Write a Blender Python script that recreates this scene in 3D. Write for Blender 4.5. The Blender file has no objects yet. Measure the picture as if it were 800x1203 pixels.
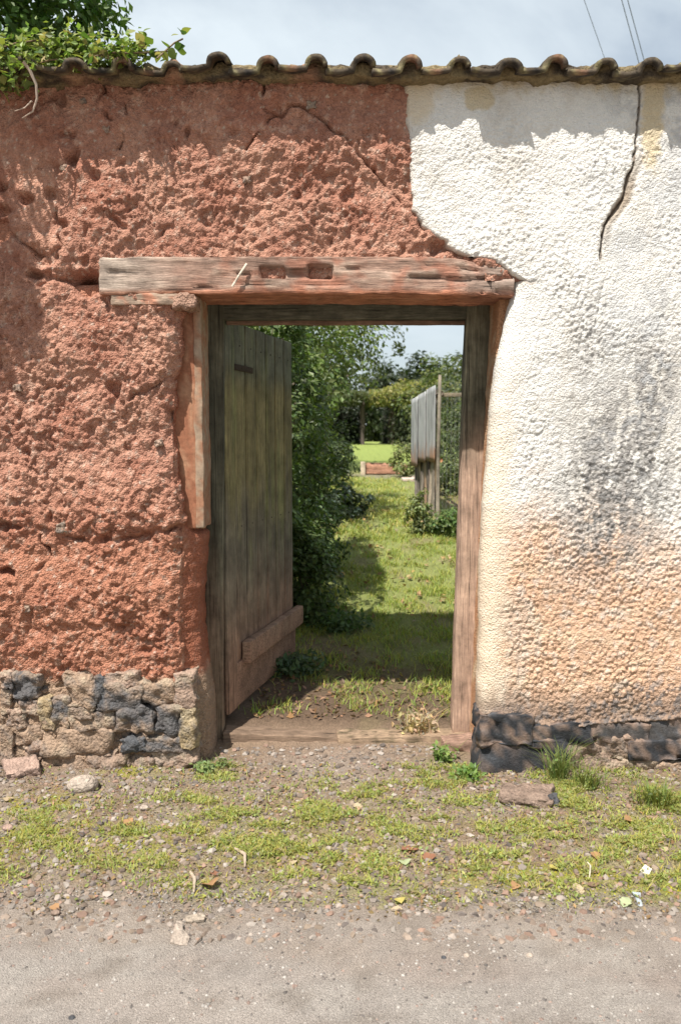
import bpy, math, random
import numpy as np
from mathutils import Vector, Matrix
random.seed(7); rng = np.random.default_rng(7)
S = bpy.context.scene
COL = S.collection

# ------------------------------------------------------------------ camera
FPX, CY, CZ = 950.0, -3.8, 1.55
PITCH = math.atan(87/950)
cam_d = bpy.data.cameras.new('camera'); cam = bpy.data.objects.new('camera', cam_d); COL.objects.link(cam)
cam.location = (0, CY, CZ); cam.rotation_euler = (math.pi/2-PITCH, 0, 0)
cam_d.sensor_fit = 'VERTICAL'; cam_d.sensor_height = 36; cam_d.lens = FPX/1203*36
cam_d.clip_start = .05; cam_d.clip_end = 2000
cam_d.dof.use_dof = True; cam_d.dof.focus_distance = 3.75; cam_d.dof.aperture_fstop = 3.4
S.camera = cam

# ------------------------------------------------------------------ sky, sun, exposure
SUN_EL, SUN_AZ = math.radians(60), math.radians(32)     # azimuth: left of the line from wall to camera
w = bpy.data.worlds.new('World'); S.world = w; w.use_nodes = True
nt = w.node_tree; nt.nodes.clear()
def wn(t, **k):
    n = nt.nodes.new(t)
    for a, b in k.items(): setattr(n, a, b)
    return n
sky = wn('ShaderNodeTexSky', sky_type='NISHITA', sun_disc=False, sun_elevation=SUN_EL)
sky.sun_rotation = math.radians(180)+SUN_AZ
sky.air_density = 1.1; sky.dust_density = 1.5
tc = wn('ShaderNodeTexCoord'); mp = wn('ShaderNodeMapping'); mp.inputs['Scale'].default_value = (1, 1, 1.7)
mp.inputs['Location'].default_value = (3.1, 1.7, .4)
no = wn('ShaderNodeTexNoise'); no.inputs['Scale'].default_value = 2.3; no.inputs['Detail'].default_value = 7; no.inputs['Roughness'].default_value = .55
no.inputs['Distortion'].default_value = .3
cr = wn('ShaderNodeValToRGB'); cr.color_ramp.elements[0].position = .38; cr.color_ramp.elements[1].position = .64
cr.color_ramp.elements[0].color = (.42, .42, .42, 1); cr.color_ramp.elements[1].color = (.95, .95, .95, 1)
mx = wn('ShaderNodeMix', data_type='RGBA'); mx.inputs['B'].default_value = (8.0, 8.9, 9.5, 1)
bg = wn('ShaderNodeBackground'); bg.inputs['Strength'].default_value = .067
out = wn('ShaderNodeOutputWorld')
L = nt.links.new
L(tc.outputs['Generated'], mp.inputs['Vector']); L(mp.outputs[0], no.inputs['Vector']); L(no.outputs['Fac'], cr.inputs[0])
L(cr.outputs[0], mx.inputs['Factor']); L(sky.outputs[0], mx.inputs['A']); L(mx.outputs['Result'], bg.inputs[0]); L(bg.outputs[0], out.inputs[0])
sd = bpy.data.lights.new('sun', 'SUN'); sd.energy = 5.0; sd.angle = math.radians(.53); sd.color = (1, .955, .88)
so = bpy.data.objects.new('sun', sd); COL.objects.link(so)
tosun = Vector((-math.sin(SUN_AZ)*math.cos(SUN_EL), -math.cos(SUN_AZ)*math.cos(SUN_EL), math.sin(SUN_EL)))
so.rotation_euler = tosun.to_track_quat('Z', 'Y').to_euler(); so.location = (-2, -3, 8)
S.view_settings.view_transform = 'Standard'; S.view_settings.look = 'None'
S.view_settings.gamma = 1; S.view_settings.use_curve_mapping = False
S.view_settings.exposure = .66

# ------------------------------------------------------------------ numeric helpers
sp, cp = math.sin(PITCH), math.cos(PITCH)
def P(px, py, Y=0.0):
    u = (601-py)/FPX; yw = cp+sp*u; t = (Y-CY)/yw
    return ((px-400)/FPX*t, CZ+(-sp+cp*u)*t)
def PX(px, py, Y=0.0): return P(px, py, Y)[0]
def PZ(py, Y=0.0): return P(400, py, Y)[1]
G3 = np.array([[1,1,0],[-1,1,0],[1,-1,0],[-1,-1,0],[1,0,1],[-1,0,1],[1,0,-1],[-1,0,-1],[0,1,1],[0,-1,1],[0,1,-1],[0,-1,-1],[1,1,0],[-1,1,0],[0,-1,1],[0,-1,-1]], dtype=np.float64)
def hsh(ix, iy, iz, seed=0):
    h = (ix.astype(np.int64)*374761393+iy.astype(np.int64)*668265263+iz.astype(np.int64)*2147483647+seed*1274126177) & 0xffffffff
    h = ((h ^ (h >> 13))*1274126177) & 0xffffffff
    h = ((h ^ (h >> 16))*2246822519) & 0xffffffff
    return h ^ (h >> 15)
def perlin(x, y, z, seed=0):
    x = np.asarray(x, float); y = np.broadcast_to(np.asarray(y, float), x.shape); z = np.broadcast_to(np.asarray(z, float), x.shape)
    ix = np.floor(x); iy = np.floor(y); iz = np.floor(z); fx = x-ix; fy = y-iy; fz = z-iz
    f = lambda t: t*t*t*(t*(t*6-15)+10)
    u, v, ww = f(fx), f(fy), f(fz); r = 0
    for a in (0, 1):
        for b in (0, 1):
            for c in (0, 1):
                g = G3[hsh(ix+a, iy+b, iz+c, seed) & 15]
                d = g[..., 0]*(fx-a)+g[..., 1]*(fy-b)+g[..., 2]*(fz-c)
                r = r+d*(u if a else 1-u)*(v if b else 1-v)*(ww if c else 1-ww)
    return r
def fbm(x, y, z, oc=4, seed=0, gain=.5):
    r = 0; a = 1.0; s = 1.0
    for k in range(oc):
        r = r+a*perlin(np.asarray(x)*s, np.asarray(y)*s, np.asarray(z)*s, seed+k); a *= gain; s *= 2.03
    return r
def worley(x, z, seed=0):
    ix = np.floor(x); iz = np.floor(z); f1 = np.full(x.shape, 9.0); f2 = f1.copy(); cid = np.zeros(x.shape)
    zero = np.zeros(x.shape)
    for a in (-1, 0, 1):
        for b in (-1, 0, 1):
            h = hsh(ix+a, iz+b, zero, seed)
            jx = (h & 1023)/1023.; jz = ((h >> 10) & 1023)/1023.; rr = ((h >> 20) & 1023)/1023.
            d = np.hypot(ix+a+jx-x, iz+b+jz-z)
            nf = d < f1
            f2 = np.where(nf, f1, np.minimum(f2, d)); cid = np.where(nf, rr, cid); f1 = np.where(nf, d, f1)
    return f1, f2, cid
def sst(a, b, x):
    t = np.clip((x-a)/(b-a), 0, 1); return t*t*(3-2*t)
def dpoly(x, z, pts):
    d = np.full(x.shape, 9.0)
    for (x0, z0), (x1, z1) in zip(pts[:-1], pts[1:]):
        dx, dz = x1-x0, z1-z0; t = np.clip(((x-x0)*dx+(z-z0)*dz)/(dx*dx+dz*dz+1e-9), 0, 1)
        d = np.minimum(d, np.hypot(x-x0-t*dx, z-z0-t*dz))
    return d
def lerp3(c, k, f): return c*(1-f[..., None])+np.array(k)*f[..., None]

# ------------------------------------------------------------------ object helpers
def tag(o, label=None, cat=None, group=None, kind=None):
    if label: o['label'] = label
    if cat: o['category'] = cat
    if group: o['group'] = group
    if kind: o['kind'] = kind
    return o
def link(o, parent=None):
    COL.objects.link(o)
    if parent is not None:
        o.parent = parent
        o.matrix_parent_inverse = Matrix.Translation(-Vector(parent.location))
    return o
def mesh(name, V, F, mat, col=None, smooth=True):
    V = np.ascontiguousarray(V, dtype=np.float32).reshape(-1, 3); F = np.ascontiguousarray(F, dtype=np.int32); k = F.shape[1]
    me = bpy.data.meshes.new(name)
    me.vertices.add(len(V)); me.vertices.foreach_set('co', V.ravel())
    me.loops.add(F.size); me.loops.foreach_set('vertex_index', F.ravel())
    me.polygons.add(len(F)); me.polygons.foreach_set('loop_start', np.arange(0, F.size, k, dtype=np.int32))
    me.polygons.foreach_set('loop_total', np.full(len(F), k, dtype=np.int32))
    me.polygons.foreach_set('use_smooth', np.full(len(F), smooth))
    me.update(calc_edges=True)
    if col is not None:
        c = np.asarray(col, float)
        if c.ndim == 1: c = np.tile(c, (len(V), 1))
        a = me.color_attributes.new('Col', 'FLOAT_COLOR', 'POINT')
        a.data.foreach_set('color', np.c_[np.clip(c, 0, 1), np.ones(len(V))].astype(np.float32).ravel())
    me.materials.append(mat)
    return me
def mk(name, V, F, mat, parent=None, col=None, smooth=True):
    return link(bpy.data.objects.new(name, mesh(name, V, F, mat, col, smooth)), parent)
def empty(name, loc=(0, 0, 0)):
    o = bpy.data.objects.new(name, None); o.empty_display_size = .2; o.location = loc; COL.objects.link(o); return o
def grid_faces(nr, nc, keep=None, flip=False):
    i = np.arange(nr-1)[:, None]*nc+np.arange(nc-1)[None]
    F = np.stack([i, i+1, i+nc+1, i+nc], -1)
    if flip: F = F[..., ::-1]
    return F[keep] if keep is not None else F.reshape(-1, 4)
def join(parts):
    Vs, Fs, Cs, n = [], [], [], 0
    for p in parts:
        Vs.append(p[0]); Fs.append(p[1]+n); n += len(p[0])
        if len(p) > 2: Cs.append(p[2])
    return np.concatenate(Vs), np.concatenate(Fs), (np.concatenate(Cs) if Cs else None)
def rbox(sx, sy, sz, r=.01, step=.03):
    """rounded box centred on the origin; returns V, F(quads), N"""
    Vs, Fs, n = [], [], 0; s = (sx, sy, sz)
    def ax(l):
        k = max(2, int(round((l-2*r)/step))+1); a = np.linspace(-l/2+r, l/2-r, k)
        return np.r_[-l/2, -l/2+r*.4, a, l/2-r*.4, l/2]
    for d in range(3):
        a, b = (d+1) % 3, (d+2) % 3
        A, B = np.meshgrid(ax(s[a]), ax(s[b]), indexing='ij')
        for sg in (-1, 1):
            V = np.zeros(A.shape+(3,)); V[..., a] = A; V[..., b] = B; V[..., d] = sg*s[d]/2
            F = grid_faces(A.shape[0], A.shape[1], flip=(sg > 0))
            F = F if sg < 0 else F
            Vs.append(V.reshape(-1, 3)); Fs.append(F[:, ::-1]+n); n += A.size
    V = np.concatenate(Vs); F = np.concatenate(Fs)
    inner = np.clip(V, -np.array(s)/2+r, np.array(s)/2-r); N = V-inner; N /= np.linalg.norm(N, axis=1)[:, None]+1e-12
    return inner+N*r, F, N
def rough(V, N, amp, sc, seed=0, stretch=(1, 1, 1), oc=3):
    q = V*np.array(stretch)/sc
    return V+N*(amp*fbm(q[:, 0]+seed*3.7, q[:, 1]+seed*1.3, q[:, 2], oc, seed))[:, None]
def tube(pts, rad, ns=8, cap=True):
    pts = [Vector(p) for p in pts]; V, F = [], []
    rad = rad if hasattr(rad, '__len__') else [rad]*len(pts)
    up = Vector((.13, .31, .94))
    for i, p in enumerate(pts):
        t = (pts[min(i+1, len(pts)-1)]-pts[max(i-1, 0)]).normalized()
        a = t.cross(up if abs(t.dot(up)) < .97 else Vector((1, 0, 0))).normalized(); b = t.cross(a)
        for k in range(ns):
            q = p+(a*math.cos(2*math.pi*k/ns)+b*math.sin(2*math.pi*k/ns))*rad[i]; V.append(tuple(q))
    for i in range(len(pts)-1):
        for k in range(ns):
            k2 = (k+1) % ns; F.append((i*ns+k, i*ns+k2, (i+1)*ns+k2, (i+1)*ns+k))
    if cap:
        for base in (0, (len(pts)-1)*ns):
            for k in range(1, ns//2): 
                F.append((base+k-1 if k > 1 else base, base+k, base+ns-1-k, base+ns-k) if k > 1 else (base, base+1, base+ns-2, base+ns-1))
    return np.array(V), np.array(F)
def wander(a, b, n, j, seed):
    r = random.Random(seed); a = Vector(a); b = Vector(b); o = []
    for i in range(n+1):
        t = i/n; p = a.lerp(b, t); k = j*math.sin(math.pi*t)
        o.append(p+Vector((r.uniform(-k, k), r.uniform(-k, k), r.uniform(-k, k)*.5)))
    return o

# ------------------------------------------------------------------ materials (all procedural)
def newmat(name):
    m = bpy.data.materials.new(name); m.use_nodes = True; m.node_tree.nodes.clear(); return m
def nodes(m):
    t = m.node_tree
    def N(ty, ins=None, **k):
        n = t.nodes.new(ty)
        for a, b in k.items(): setattr(n, a, b)
        for a, b in (ins or {}).items(): n.inputs[a].default_value = b
        return n
    return t, N, t.links.new
def mat_col(name, rough_=.95, coarse=None, scale=60, var=.35, bump=.25, bscale=180, stretch=(1, 1, 1), dist=.004, spec=.25, splits=None, obj_rand=0.0):
    """attribute colour x procedural grain, with fine relief"""
    m = newmat(name); t, N, K = nodes(m)
    at = N('ShaderNodeAttribute', attribute_name='Col'); tc = N('ShaderNodeTexCoord'); mp = N('ShaderNodeMapping', {'Scale': stretch})
    K(tc.outputs['Object'], mp.inputs['Vector'])
    n1 = N('ShaderNodeTexNoise', {'Scale': scale, 'Detail': 6, 'Roughness': .65}); K(mp.outputs[0], n1.inputs['Vector'])
    mr = N('ShaderNodeMapRange', {'From Min': .25, 'From Max': .75, 'To Min': 1-var, 'To Max': 1+var}); K(n1.outputs['Fac'], mr.inputs['Value'])
    mul = N('ShaderNodeVectorMath', operation='SCALE'); K(at.outputs['Color'], mul.inputs[0]); K(mr.outputs[0], mul.inputs['Scale'])
    last = mul.outputs[0]
    if splits:
        m5 = N('ShaderNodeMapping', {'Scale': splits}); K(tc.outputs['Object'], m5.inputs['Vector'])
        n5 = N('ShaderNodeTexNoise', {'Scale': 30, 'Detail': 4, 'Roughness': .6, 'Distortion': .25}); K(m5.outputs[0], n5.inputs['Vector'])
        r5 = N('ShaderNodeMapRange', {'From Min': .585, 'From Max': .66, 'To Min': 1, 'To Max': .38}); K(n5.outputs['Fac'], r5.inputs['Value'])
        u5 = N('ShaderNodeVectorMath', operation='SCALE'); K(last, u5.inputs[0]); K(r5.outputs[0], u5.inputs['Scale']); last = u5.outputs[0]
        n6 = N('ShaderNodeTexNoise', {'Scale': 7, 'Detail': 5, 'Roughness': .7}); K(tc.outputs['Object'], n6.inputs['Vector'])
        r6 = N('ShaderNodeMapRange', {'From Min': .3, 'From Max': .7, 'To Min': .6, 'To Max': 1.4}); K(n6.outputs['Fac'], r6.inputs['Value'])
        u6 = N('ShaderNodeVectorMath', operation='SCALE'); K(last, u6.inputs[0]); K(r6.outputs[0], u6.inputs['Scale']); last = u6.outputs[0]
    if obj_rand:
        oi = N('ShaderNodeObjectInfo'); m2 = N('ShaderNodeMapRange', {'To Min': 1-obj_rand, 'To Max': 1+obj_rand}); K(oi.outputs['Random'], m2.inputs['Value'])
        mu2 = N('ShaderNodeVectorMath', operation='SCALE'); K(last, mu2.inputs[0]); K(m2.outputs[0], mu2.inputs['Scale']); last = mu2.outputs[0]
    n2 = N('ShaderNodeTexNoise', {'Scale': bscale, 'Detail': 5, 'Roughness': .7}); K(mp.outputs[0], n2.inputs['Vector'])
    bp = N('ShaderNodeBump', {'Strength': bump, 'Distance': dist}); K(n2.outputs['Fac'], bp.inputs['Height'])
    if coarse:
        n3 = N('ShaderNodeTexNoise', {'Scale': coarse[0], 'Detail': 3, 'Roughness': .6, 'Distortion': .6}); K(tc.outputs['Object'], n3.inputs['Vector'])
        vo = N('ShaderNodeTexVoronoi', {'Scale': coarse[1]}); K(tc.outputs['Object'], vo.inputs['Vector'])
        sm = N('ShaderNodeMath', operation='SUBTRACT'); K(n3.outputs['Fac'], sm.inputs[0])
        m3 = N('ShaderNodeMath', operation='MULTIPLY'); m3.inputs[1].default_value = .55; K(vo.outputs['Distance'], m3.inputs[0]); K(m3.outputs[0], sm.inputs[1])
        b3 = N('ShaderNodeBump', {'Strength': .9, 'Distance': coarse[2]}); K(sm.outputs[0], b3.inputs['Height']); K(bp.outputs[0], b3.inputs['Normal']); bp = b3
    b = N('ShaderNodeBsdfPrincipled', {'Roughness': rough_, 'Specular IOR Level': spec}); K(last, b.inputs['Base Color']); K(bp.outputs[0], b.inputs['Normal'])
    o = N('ShaderNodeOutputMaterial'); K(b.outputs[0], o.inputs[0])
    return m
def mat_leaf(name, rough_=.5, trans=.35, spec=.4):
    m = newmat(name); t, N, K = nodes(m)
    at = N('ShaderNodeAttribute', attribute_name='Col')
    b = N('ShaderNodeBsdfPrincipled', {'Roughness': rough_, 'Specular IOR Level': spec}); K(at.outputs['Color'], b.inputs['Base Color'])
    tr = N('ShaderNodeBsdfTranslucent'); g = N('ShaderNodeVectorMath', operation='MULTIPLY'); g.inputs[1].default_value = (1.3, 1.5, .6)
    K(at.outputs['Color'], g.inputs[0]); K(g.outputs[0], tr.inputs[0])
    ms = N('ShaderNodeMixShader', {0: trans}); K(b.outputs[0], ms.inputs[1]); K(tr.outputs[0], ms.inputs[2])
    o = N('ShaderNodeOutputMaterial'); K(ms.outputs[0], o.inputs[0]); return m
M_cob = mat_col('cob_earth', coarse=(70, 110, .015), scale=70, var=.28, bump=.55, bscale=230, dist=.005)
M_plas = mat_col('clay_plaster', scale=50, var=.3, bump=.3, bscale=150)
M_coat = mat_col('roughcast_render', coarse=(95, 120, .008), scale=140, var=.10, bump=.35, bscale=320, dist=.003)
M_bit = mat_col('bitumen_paint', rough_=.75, scale=40, var=.5, bump=.8, bscale=110, dist=.009, spec=.35)
M_stone = mat_col('plinth_stone', coarse=(60, 70, .012), scale=70, var=.4, bump=.5, bscale=200, dist=.005)
M_ground = mat_col('earth_and_grit', coarse=(130, 150, .012), scale=120, var=.38, bump=.6, bscale=260, dist=.006)
M_road = mat_col('worn_lane', coarse=(210, 240, .008), scale=230, var=.55, bump=.7, bscale=330, dist=.004)
M_peb = mat_col('pebble', scale=90, var=.15, bump=.2, bscale=300)
M_woodz = mat_col('weathered_wood_upright', splits=(3.2, 3.2, .07), scale=42, var=.5, bump=.7, bscale=75, stretch=(3, 3, .16), dist=.004, rough_=.85)
M_woodx = mat_col('weathered_wood_level', splits=(.09, 3.2, 3.2), scale=45, var=.55, bump=.9, bscale=85, stretch=(.22, 3, 3), dist=.006, rough_=.9)
M_tile = mat_col('clay_tile', scale=45, var=.5, bump=.5, bscale=150, obj_rand=.22)
M_bark = mat_col('bark', scale=30, var=.4, bump=.6, bscale=60, stretch=(2, 2, .5))
M_tin = mat_col('galvanised_tin', rough_=.5, scale=14, var=.25, bump=.1, bscale=60, stretch=(1, 1, .3), spec=.5)
M_leaf = mat_leaf('leaf'); M_dry = mat_leaf('dry_leaf', .8, .15, .2); M_blade = mat_leaf('grass_blade', .6, .3, .2)
M_wire = mat_col('black_cable', scale=20, var=.1, bump=0, rough_=.6)

# ------------------------------------------------------------------ ground
PY_ = [-300, -6, -3.8, -1.2, -.1, .25, .45, 1.1, 5.7, 13.2, 32, 60, 1500]
PZ_ = [-.03, -.03, -.03, -.026, -.047, -.02, .03, .085, .57, .77, 1.25, 1.3, 1.3]
def tz(x, y):
    x = np.asarray(x, float); y = np.asarray(y, float)
    z = np.interp(y, PY_, PZ_)
    m = sst(-1.35, -.9, y+.12*perlin(x*1.2, 0, 0, 3)); far = sst(40, 12, np.abs(y))
    z = z+m*far*(.016*perlin(x*2.2, y*2.2, 0, 11)+.010*perlin(x*7, y*7, 0, 12)+.006*fbm(x*22, y*22, 0, 2, 13))
    z = z+(1-m)*.0012*fbm(x*30, y*30, 0, 2, 15)
    return z
def Gp(px, py):
    z = 0.0
    for _ in range(8):
        u = (601-py)/FPX; dz = -sp+cp*u; t = (z-CZ)/dz; x = (px-400)/FPX*t; y = CY+(cp+sp*u)*t; z = float(tz(x, y))
    return x, y, z
def axis(lo, flo, fhi, hi, st, grow=1.16):
    f = np.arange(flo, fhi+st/2, st); a = [f[0]]; s = st
    while a[-1] > lo: s *= grow; a.append(a[-1]-s)
    b = [f[-1]]; s = st
    while b[-1] < hi: s *= grow; b.append(b[-1]+s)
    return np.r_[a[::-1][:-1], f, b[1:]]
# green patches on the verge: pixel centre, half-widths in pixels, strength
GREEN = [(330,975,90,45,.8),(430,960,60,35,.65),(250,945,60,22,.45),(720,960,110,45,1.),(780,985,60,50,1.1),(690,930,60,20,.8),(520,905,40,22,.7),(240,905,40,18,.5),
         (40,985,60,28,.6),(140,985,55,18,.5),(300,1040,90,25,.45),(470,1030,90,25,.55),(620,1010,80,30,.6),(760,1045,70,28,.9),(30,1010,50,18,.45),(200,1010,70,18,.45),(560,960,60,30,.45)]
MOSS = [(45,945,45,12,.9),(30,985,60,20,.8),(150,995,90,22,.7),(150,905,30,8,.8),(640,1028,110,18,.9),(780,1035,70,16,1.1),(350,1000,100,20,.6),(480,1055,90,14,.5),(230,975,60,16,.6)]
def blobs(x, y, L_):
    r = np.zeros(np.shape(x))
    for px, py, wx, wy, s in L_:
        a = Gp(px, py); b = Gp(px+wx, py); c = Gp(px, py-wy); d = Gp(px, py+wy)
        sx = abs(b[0]-a[0]); sy = abs(c[1]-d[1])/2
        r = np.maximum(r, s*np.exp(-(((x-a[0])/sx)**2+((y-a[1])/sy)**2)*.8))
    return r
xs = axis(-700, -2.2, 2.2, 700, .0145); ys = axis(-300, -2.15, 1.5, 1400, .0145, 1.06)
X, Y = np.meshgrid(xs, ys); Z = tz(X, Y)
soil = np.array([.25, .175, .12]); C = np.zeros(X.shape+(3,))+soil
n1 = fbm(X*3, Y*3, 0, 4, 21); n2 = fbm(X*14, Y*14, 0, 3, 25); n3 = fbm(X*50, Y*50, 0, 2, 28)
C = lerp3(C, (.275, .215, .17), sst(-.25, .3, n1+.5*n3)*sst(.2, -.15, Y))
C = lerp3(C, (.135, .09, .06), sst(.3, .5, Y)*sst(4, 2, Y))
C = lerp3(C, (.31, .25, .21), .7*np.exp(-(((X-.0)/.33)**2+((Y+.02)/.22)**2))*sst(.4, .2, Y))
C = lerp3(C, (.265, .22, .18), sst(-.95, -1.15, Y+.1*n2)*.9)
gv = blobs(X, Y, GREEN); mo = blobs(X, Y, MOSS)
C = lerp3(C, (.26, .25, .04), np.clip(mo*sst(-.35, .35, n2+.6*n3+.25)*1.1, 0, .9))
C = lerp3(C, (.18, .17, .06), np.clip(gv*.7*sst(-.3, .2, n2), 0, .5))
lawn = sst(.7, 2.4, Y+.7*n1+.6*X*(Y < 8))
C = lerp3(C, (.22, .25, .075), lawn*.9); C = lerp3(C, (.22, .16, .10), sst(.15, .5, fbm(X*2.3+4, Y*1.6, 0, 3, 33))*sst(.6, 1.5, Y)*sst(13, 10, Y)*.5)
C = lerp3(C, (.23, .28, .07), sst(14, 16, Y)*.95)
C = lerp3(C, (.22, .185, .15), np.exp(-((Y-12.9)/.7)**2)*sst(-3, -1, X)*sst(9, 5, X)*.85)
C = lerp3(C, (.16, .10, .07), sst(1.35, 1.6, X)*sst(5, 6, Y)*sst(12.6, 11.6, Y)*.75)
C *= (1+.22*n3+.12*n2)[..., None]
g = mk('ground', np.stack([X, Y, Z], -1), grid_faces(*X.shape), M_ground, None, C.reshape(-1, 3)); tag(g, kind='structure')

# road sheet, 4 mm above the ground, ragged edge
rx = axis(-90, -2.2, 2.2, 90, .03); ry = np.r_[np.linspace(-5.6, -2.4, 12), np.arange(-2.3, -.98, .03), -.97]
X, Y = np.meshgrid(rx, ry)
edge = Y > -1.5
Y = np.where(edge, -1.5+(Y+1.5)*(1+.55*fbm(X*1.6, 0, 0, 4, 41)+.08*np.sin(X*1.1)), Y)
t = sst(-1.62, -1.12, Y+.16*fbm(X*5, Y*5, 0, 3, 43))
Z = tz(X, Y)+.004-.0065*sst(.8, 1, t)*edge
n1 = fbm(X*2.2, Y*2.2, 0, 4, 44); n3 = fbm(X*25, Y*25, 0, 2, 45)
C = np.zeros(X.shape+(3,))+np.array([.31, .272, .242])
C = lerp3(C, (.34, .305, .272), sst(-.2, .4, n1)); C = lerp3(C, (.27, .20, .165), sst(.1, .6, fbm(X*1.5+5, Y*3, 0, 3, 47))*.35)
C = lerp3(C, (.29, .235, .19), t); C *= (1+.2*n3)[..., None]
C = lerp3(C, (.37, .32, .28), sst(.0, .5, fbm(X*.9, Y*3.5, 0, 4, 49))*.6*(1-t)); C = lerp3(C, (.22, .185, .155), sst(.1, .5, fbm(X*6, Y*7, 0, 4, 50))*.55)
g = mk('road', np.stack([X, Y, Z], -1), grid_faces(*X.shape), M_road, None, C.reshape(-1, 3)); tag(g, kind='structure')

# ------------------------------------------------------------------ the wall
wall = empty('cob_wall', (0, .27, 0))
tag(wall, 'old red cob wall, half under flaking white roughcast, with tiled coping and an open doorway', 'wall')
ZS = PZ(331)          # seam row hidden behind the lintel
ZT = PZ(80.5, -.135)+.008
# --- left opening edge (front corner) in pixels -> world
LE = [(345,207),(380,205),(410,206),(430,203),(455,200),(470,204),(500,200),(530,203),(560,202),(580,208),(600,210),(618,214),(640,212),(680,210),(720,207),(760,210),(790,214),(840,222),(905,224)]
LEz = np.array([PZ(a) for a, b in LE])[::-1]; LEx = np.array([PX(b, a) for a, b in LE])[::-1]
def xl(z): return np.interp(z, LEz, LEx)+.008*fbm(z*14, 3, 0, 3, 51)
RE = [(345,602),(362,597),(380,592),(430,585),(500,577),(560,571),(620,567),(700,564),(835,561),(905,561)]
REz = np.array([PZ(a) for a, b in RE])[::-1]; REx = np.array([PX(b, a) for a, b in RE])[::-1]
def xr(z): return np.interp(z, REz, REx)+.004*fbm(z*8, 7, 0, 2, 52)
def pp(L_): return [P(a, b) for a, b in L_]
BND = [(462,60),(468,90),(475,112),(474,132),(479,160),(479,190),(481,215),(484,248),(497,268),(508,277),(521,284),(532,296),(548,303),(562,304),(578,307),(590,317),(600,325),(612,331),(622,334)]
BNDw = pp(BND)
bz = np.array([b for a, b in BNDw])[::-1]; bx = np.array([a for a, b in BNDw])[::-1]
CRK = [(pp([(310,92),(313,110),(305,121),(322,138),(345,122),(357,131),(375,141),(397,152),(418,175),(442,197)]), .007, .03),
       (pp([(322,138),(312,155),(300,162),(292,176)]), .006, .025), (pp([(62,245),(69,290),(60,312),(52,335)]), .008, .035),
       (pp([(0,262),(16,270),(30,285),(48,300)]), .006, .022), (pp([(125,95),(118,120),(130,140)]), .005, .02),
       (pp([(0,617),(30,620),(62,622),(85,632),(110,637),(150,632),(190,624),(238,620)]), .014, .030),
       (pp([(45,632),(60,655),(40,668)]), .006, .02), (pp([(0,671),(17,675)]), .012, .045), (pp([(148,118),(150,150),(140,175)]), .004, .018),
       (pp([(440,197),(452,215),(470,235)]), .005, .02), (pp([(150,468),(185,452),(203,445)]), .006, .015), (pp([(40,318),(75,330),(110,332)]), .016, .04)]
HOL = [(5,268,9,12,.06),(28,232,9,6,.05),(57,226,6,7,.04),(0,216,7,5,.04),(92,188,7,6,.045),(120,207,5,5,.03),(85,158,8,4,.035),(103,334,15,12,.12),(88,326,12,8,.06),
       (4,245,7,6,.05),(66,262,6,5,.03),(62,302,5,9,.03),(206,142,5,4,.02),(495,262,8,8,.03),(518,290,14,8,.05),(213,790,9,6,.05),(98,800,7,10,.03),(165,765,6,5,.02)]
def smoothm(x, z):      # 1 where the face is smooth and slabby
    a = P(45, 235); b = P(40, 290)
    m = np.exp(-(((x-a[0])/.26)**2+((z-a[1])/.30)**2))
    m = np.maximum(m, sst(PZ(190), PZ(120), z)*.5)
    return np.clip(m*(1.0+.6*perlin(x*4, z*4, 0, 61)), 0, 1)
def cobh(x, y, z):
    """outward relief of the bare cob (metres)"""
    wx = x+.018*perlin(x*18, y*18, z*18, 71)+.05*perlin(x*3, y*3, z*3, 70); wz = z+.018*perlin(x*18, y*18, z*18, 72)
    q = wx+y*.9
    sm = smoothm(x, z)
    h = .034*fbm(x*1.7, y*1.7, z*1.7, 2, 73)+.024*fbm(q*5, y, wz*4.2, 3, 75)-.035*sst(.40, .62, perlin(q*9, y, wz*7, 87))
    f1, f2, c = worley(q*15, wz*12, 76); a = (1-np.clip(f1, 0, 1)**2)*(.4+.9*c)
    f1b, f2b, c2 = worley(q*34+3, wz*26, 77); b = (1-np.clip(f1b*1.1, 0, 1)**2)*(.3+c2)
    f1c, _, c3 = worley(q*75+3, wz*62, 78); d = (1-np.clip(f1c*1.1, 0, 1)**2)*(.2+c3)
    pit = sst(.18, .5, perlin(q*16, y, wz*13, 79))
    k = (1-.72*sm)*(.98+.75*perlin(x*3.1+9, y, z*3.7, 86))
    k = np.clip(k, .3, 1.35)
    h = h+k*(.010*a+.011*b+.0095*d)-.009*k*pit+.011*fbm(q*26, y, wz*21, 4, 80, .6)*k+.002*fbm(q*90, y, wz*90, 2, 84)
    bx_ = np.interp(z, bz, bx); h = h-.042*sst(-.02, .10, x-bx_)*(z > PZ(345))
    for pts, wd, dp in CRK:
        dd = dpoly(wx+.022*perlin(x*13, z*13, 0, 89), wz+.022*perlin(x*13, z*13, 5, 89), pts)/(1.0+.9*perlin(x*9, z*9, 3, 90)); h = h-dp*1.6*np.exp(-(dd/wd)**2)*np.clip(.6+1.3*perlin(x*11, z*11, 0, 85), .05, 1.3)
    for px, py, a_, b_, dp in HOL:
        c0 = P(px, py); h = h-dp*np.exp(-(((wx-c0[0])/(a_/240))**2+((wz-c0[1])/(b_/240))**2)**2)
    for pz_, dp in ((205, .010), (440, .007), (735, .008)): h = h+dp*(sst(-.02, .02, z-PZ(pz_)+.05*perlin(x*2.2, 0, pz_, 88))-.5)
    # ledge where two lifts of cob meet
    h = h+.014*sst(PZ(628), PZ(616), wz)*sst(PZ(560), PZ(614), wz)
    # the band above the plinth swells out
    h = h-.012*sst(PZ(640), PZ(800), z)*0
    return h-.012
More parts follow.
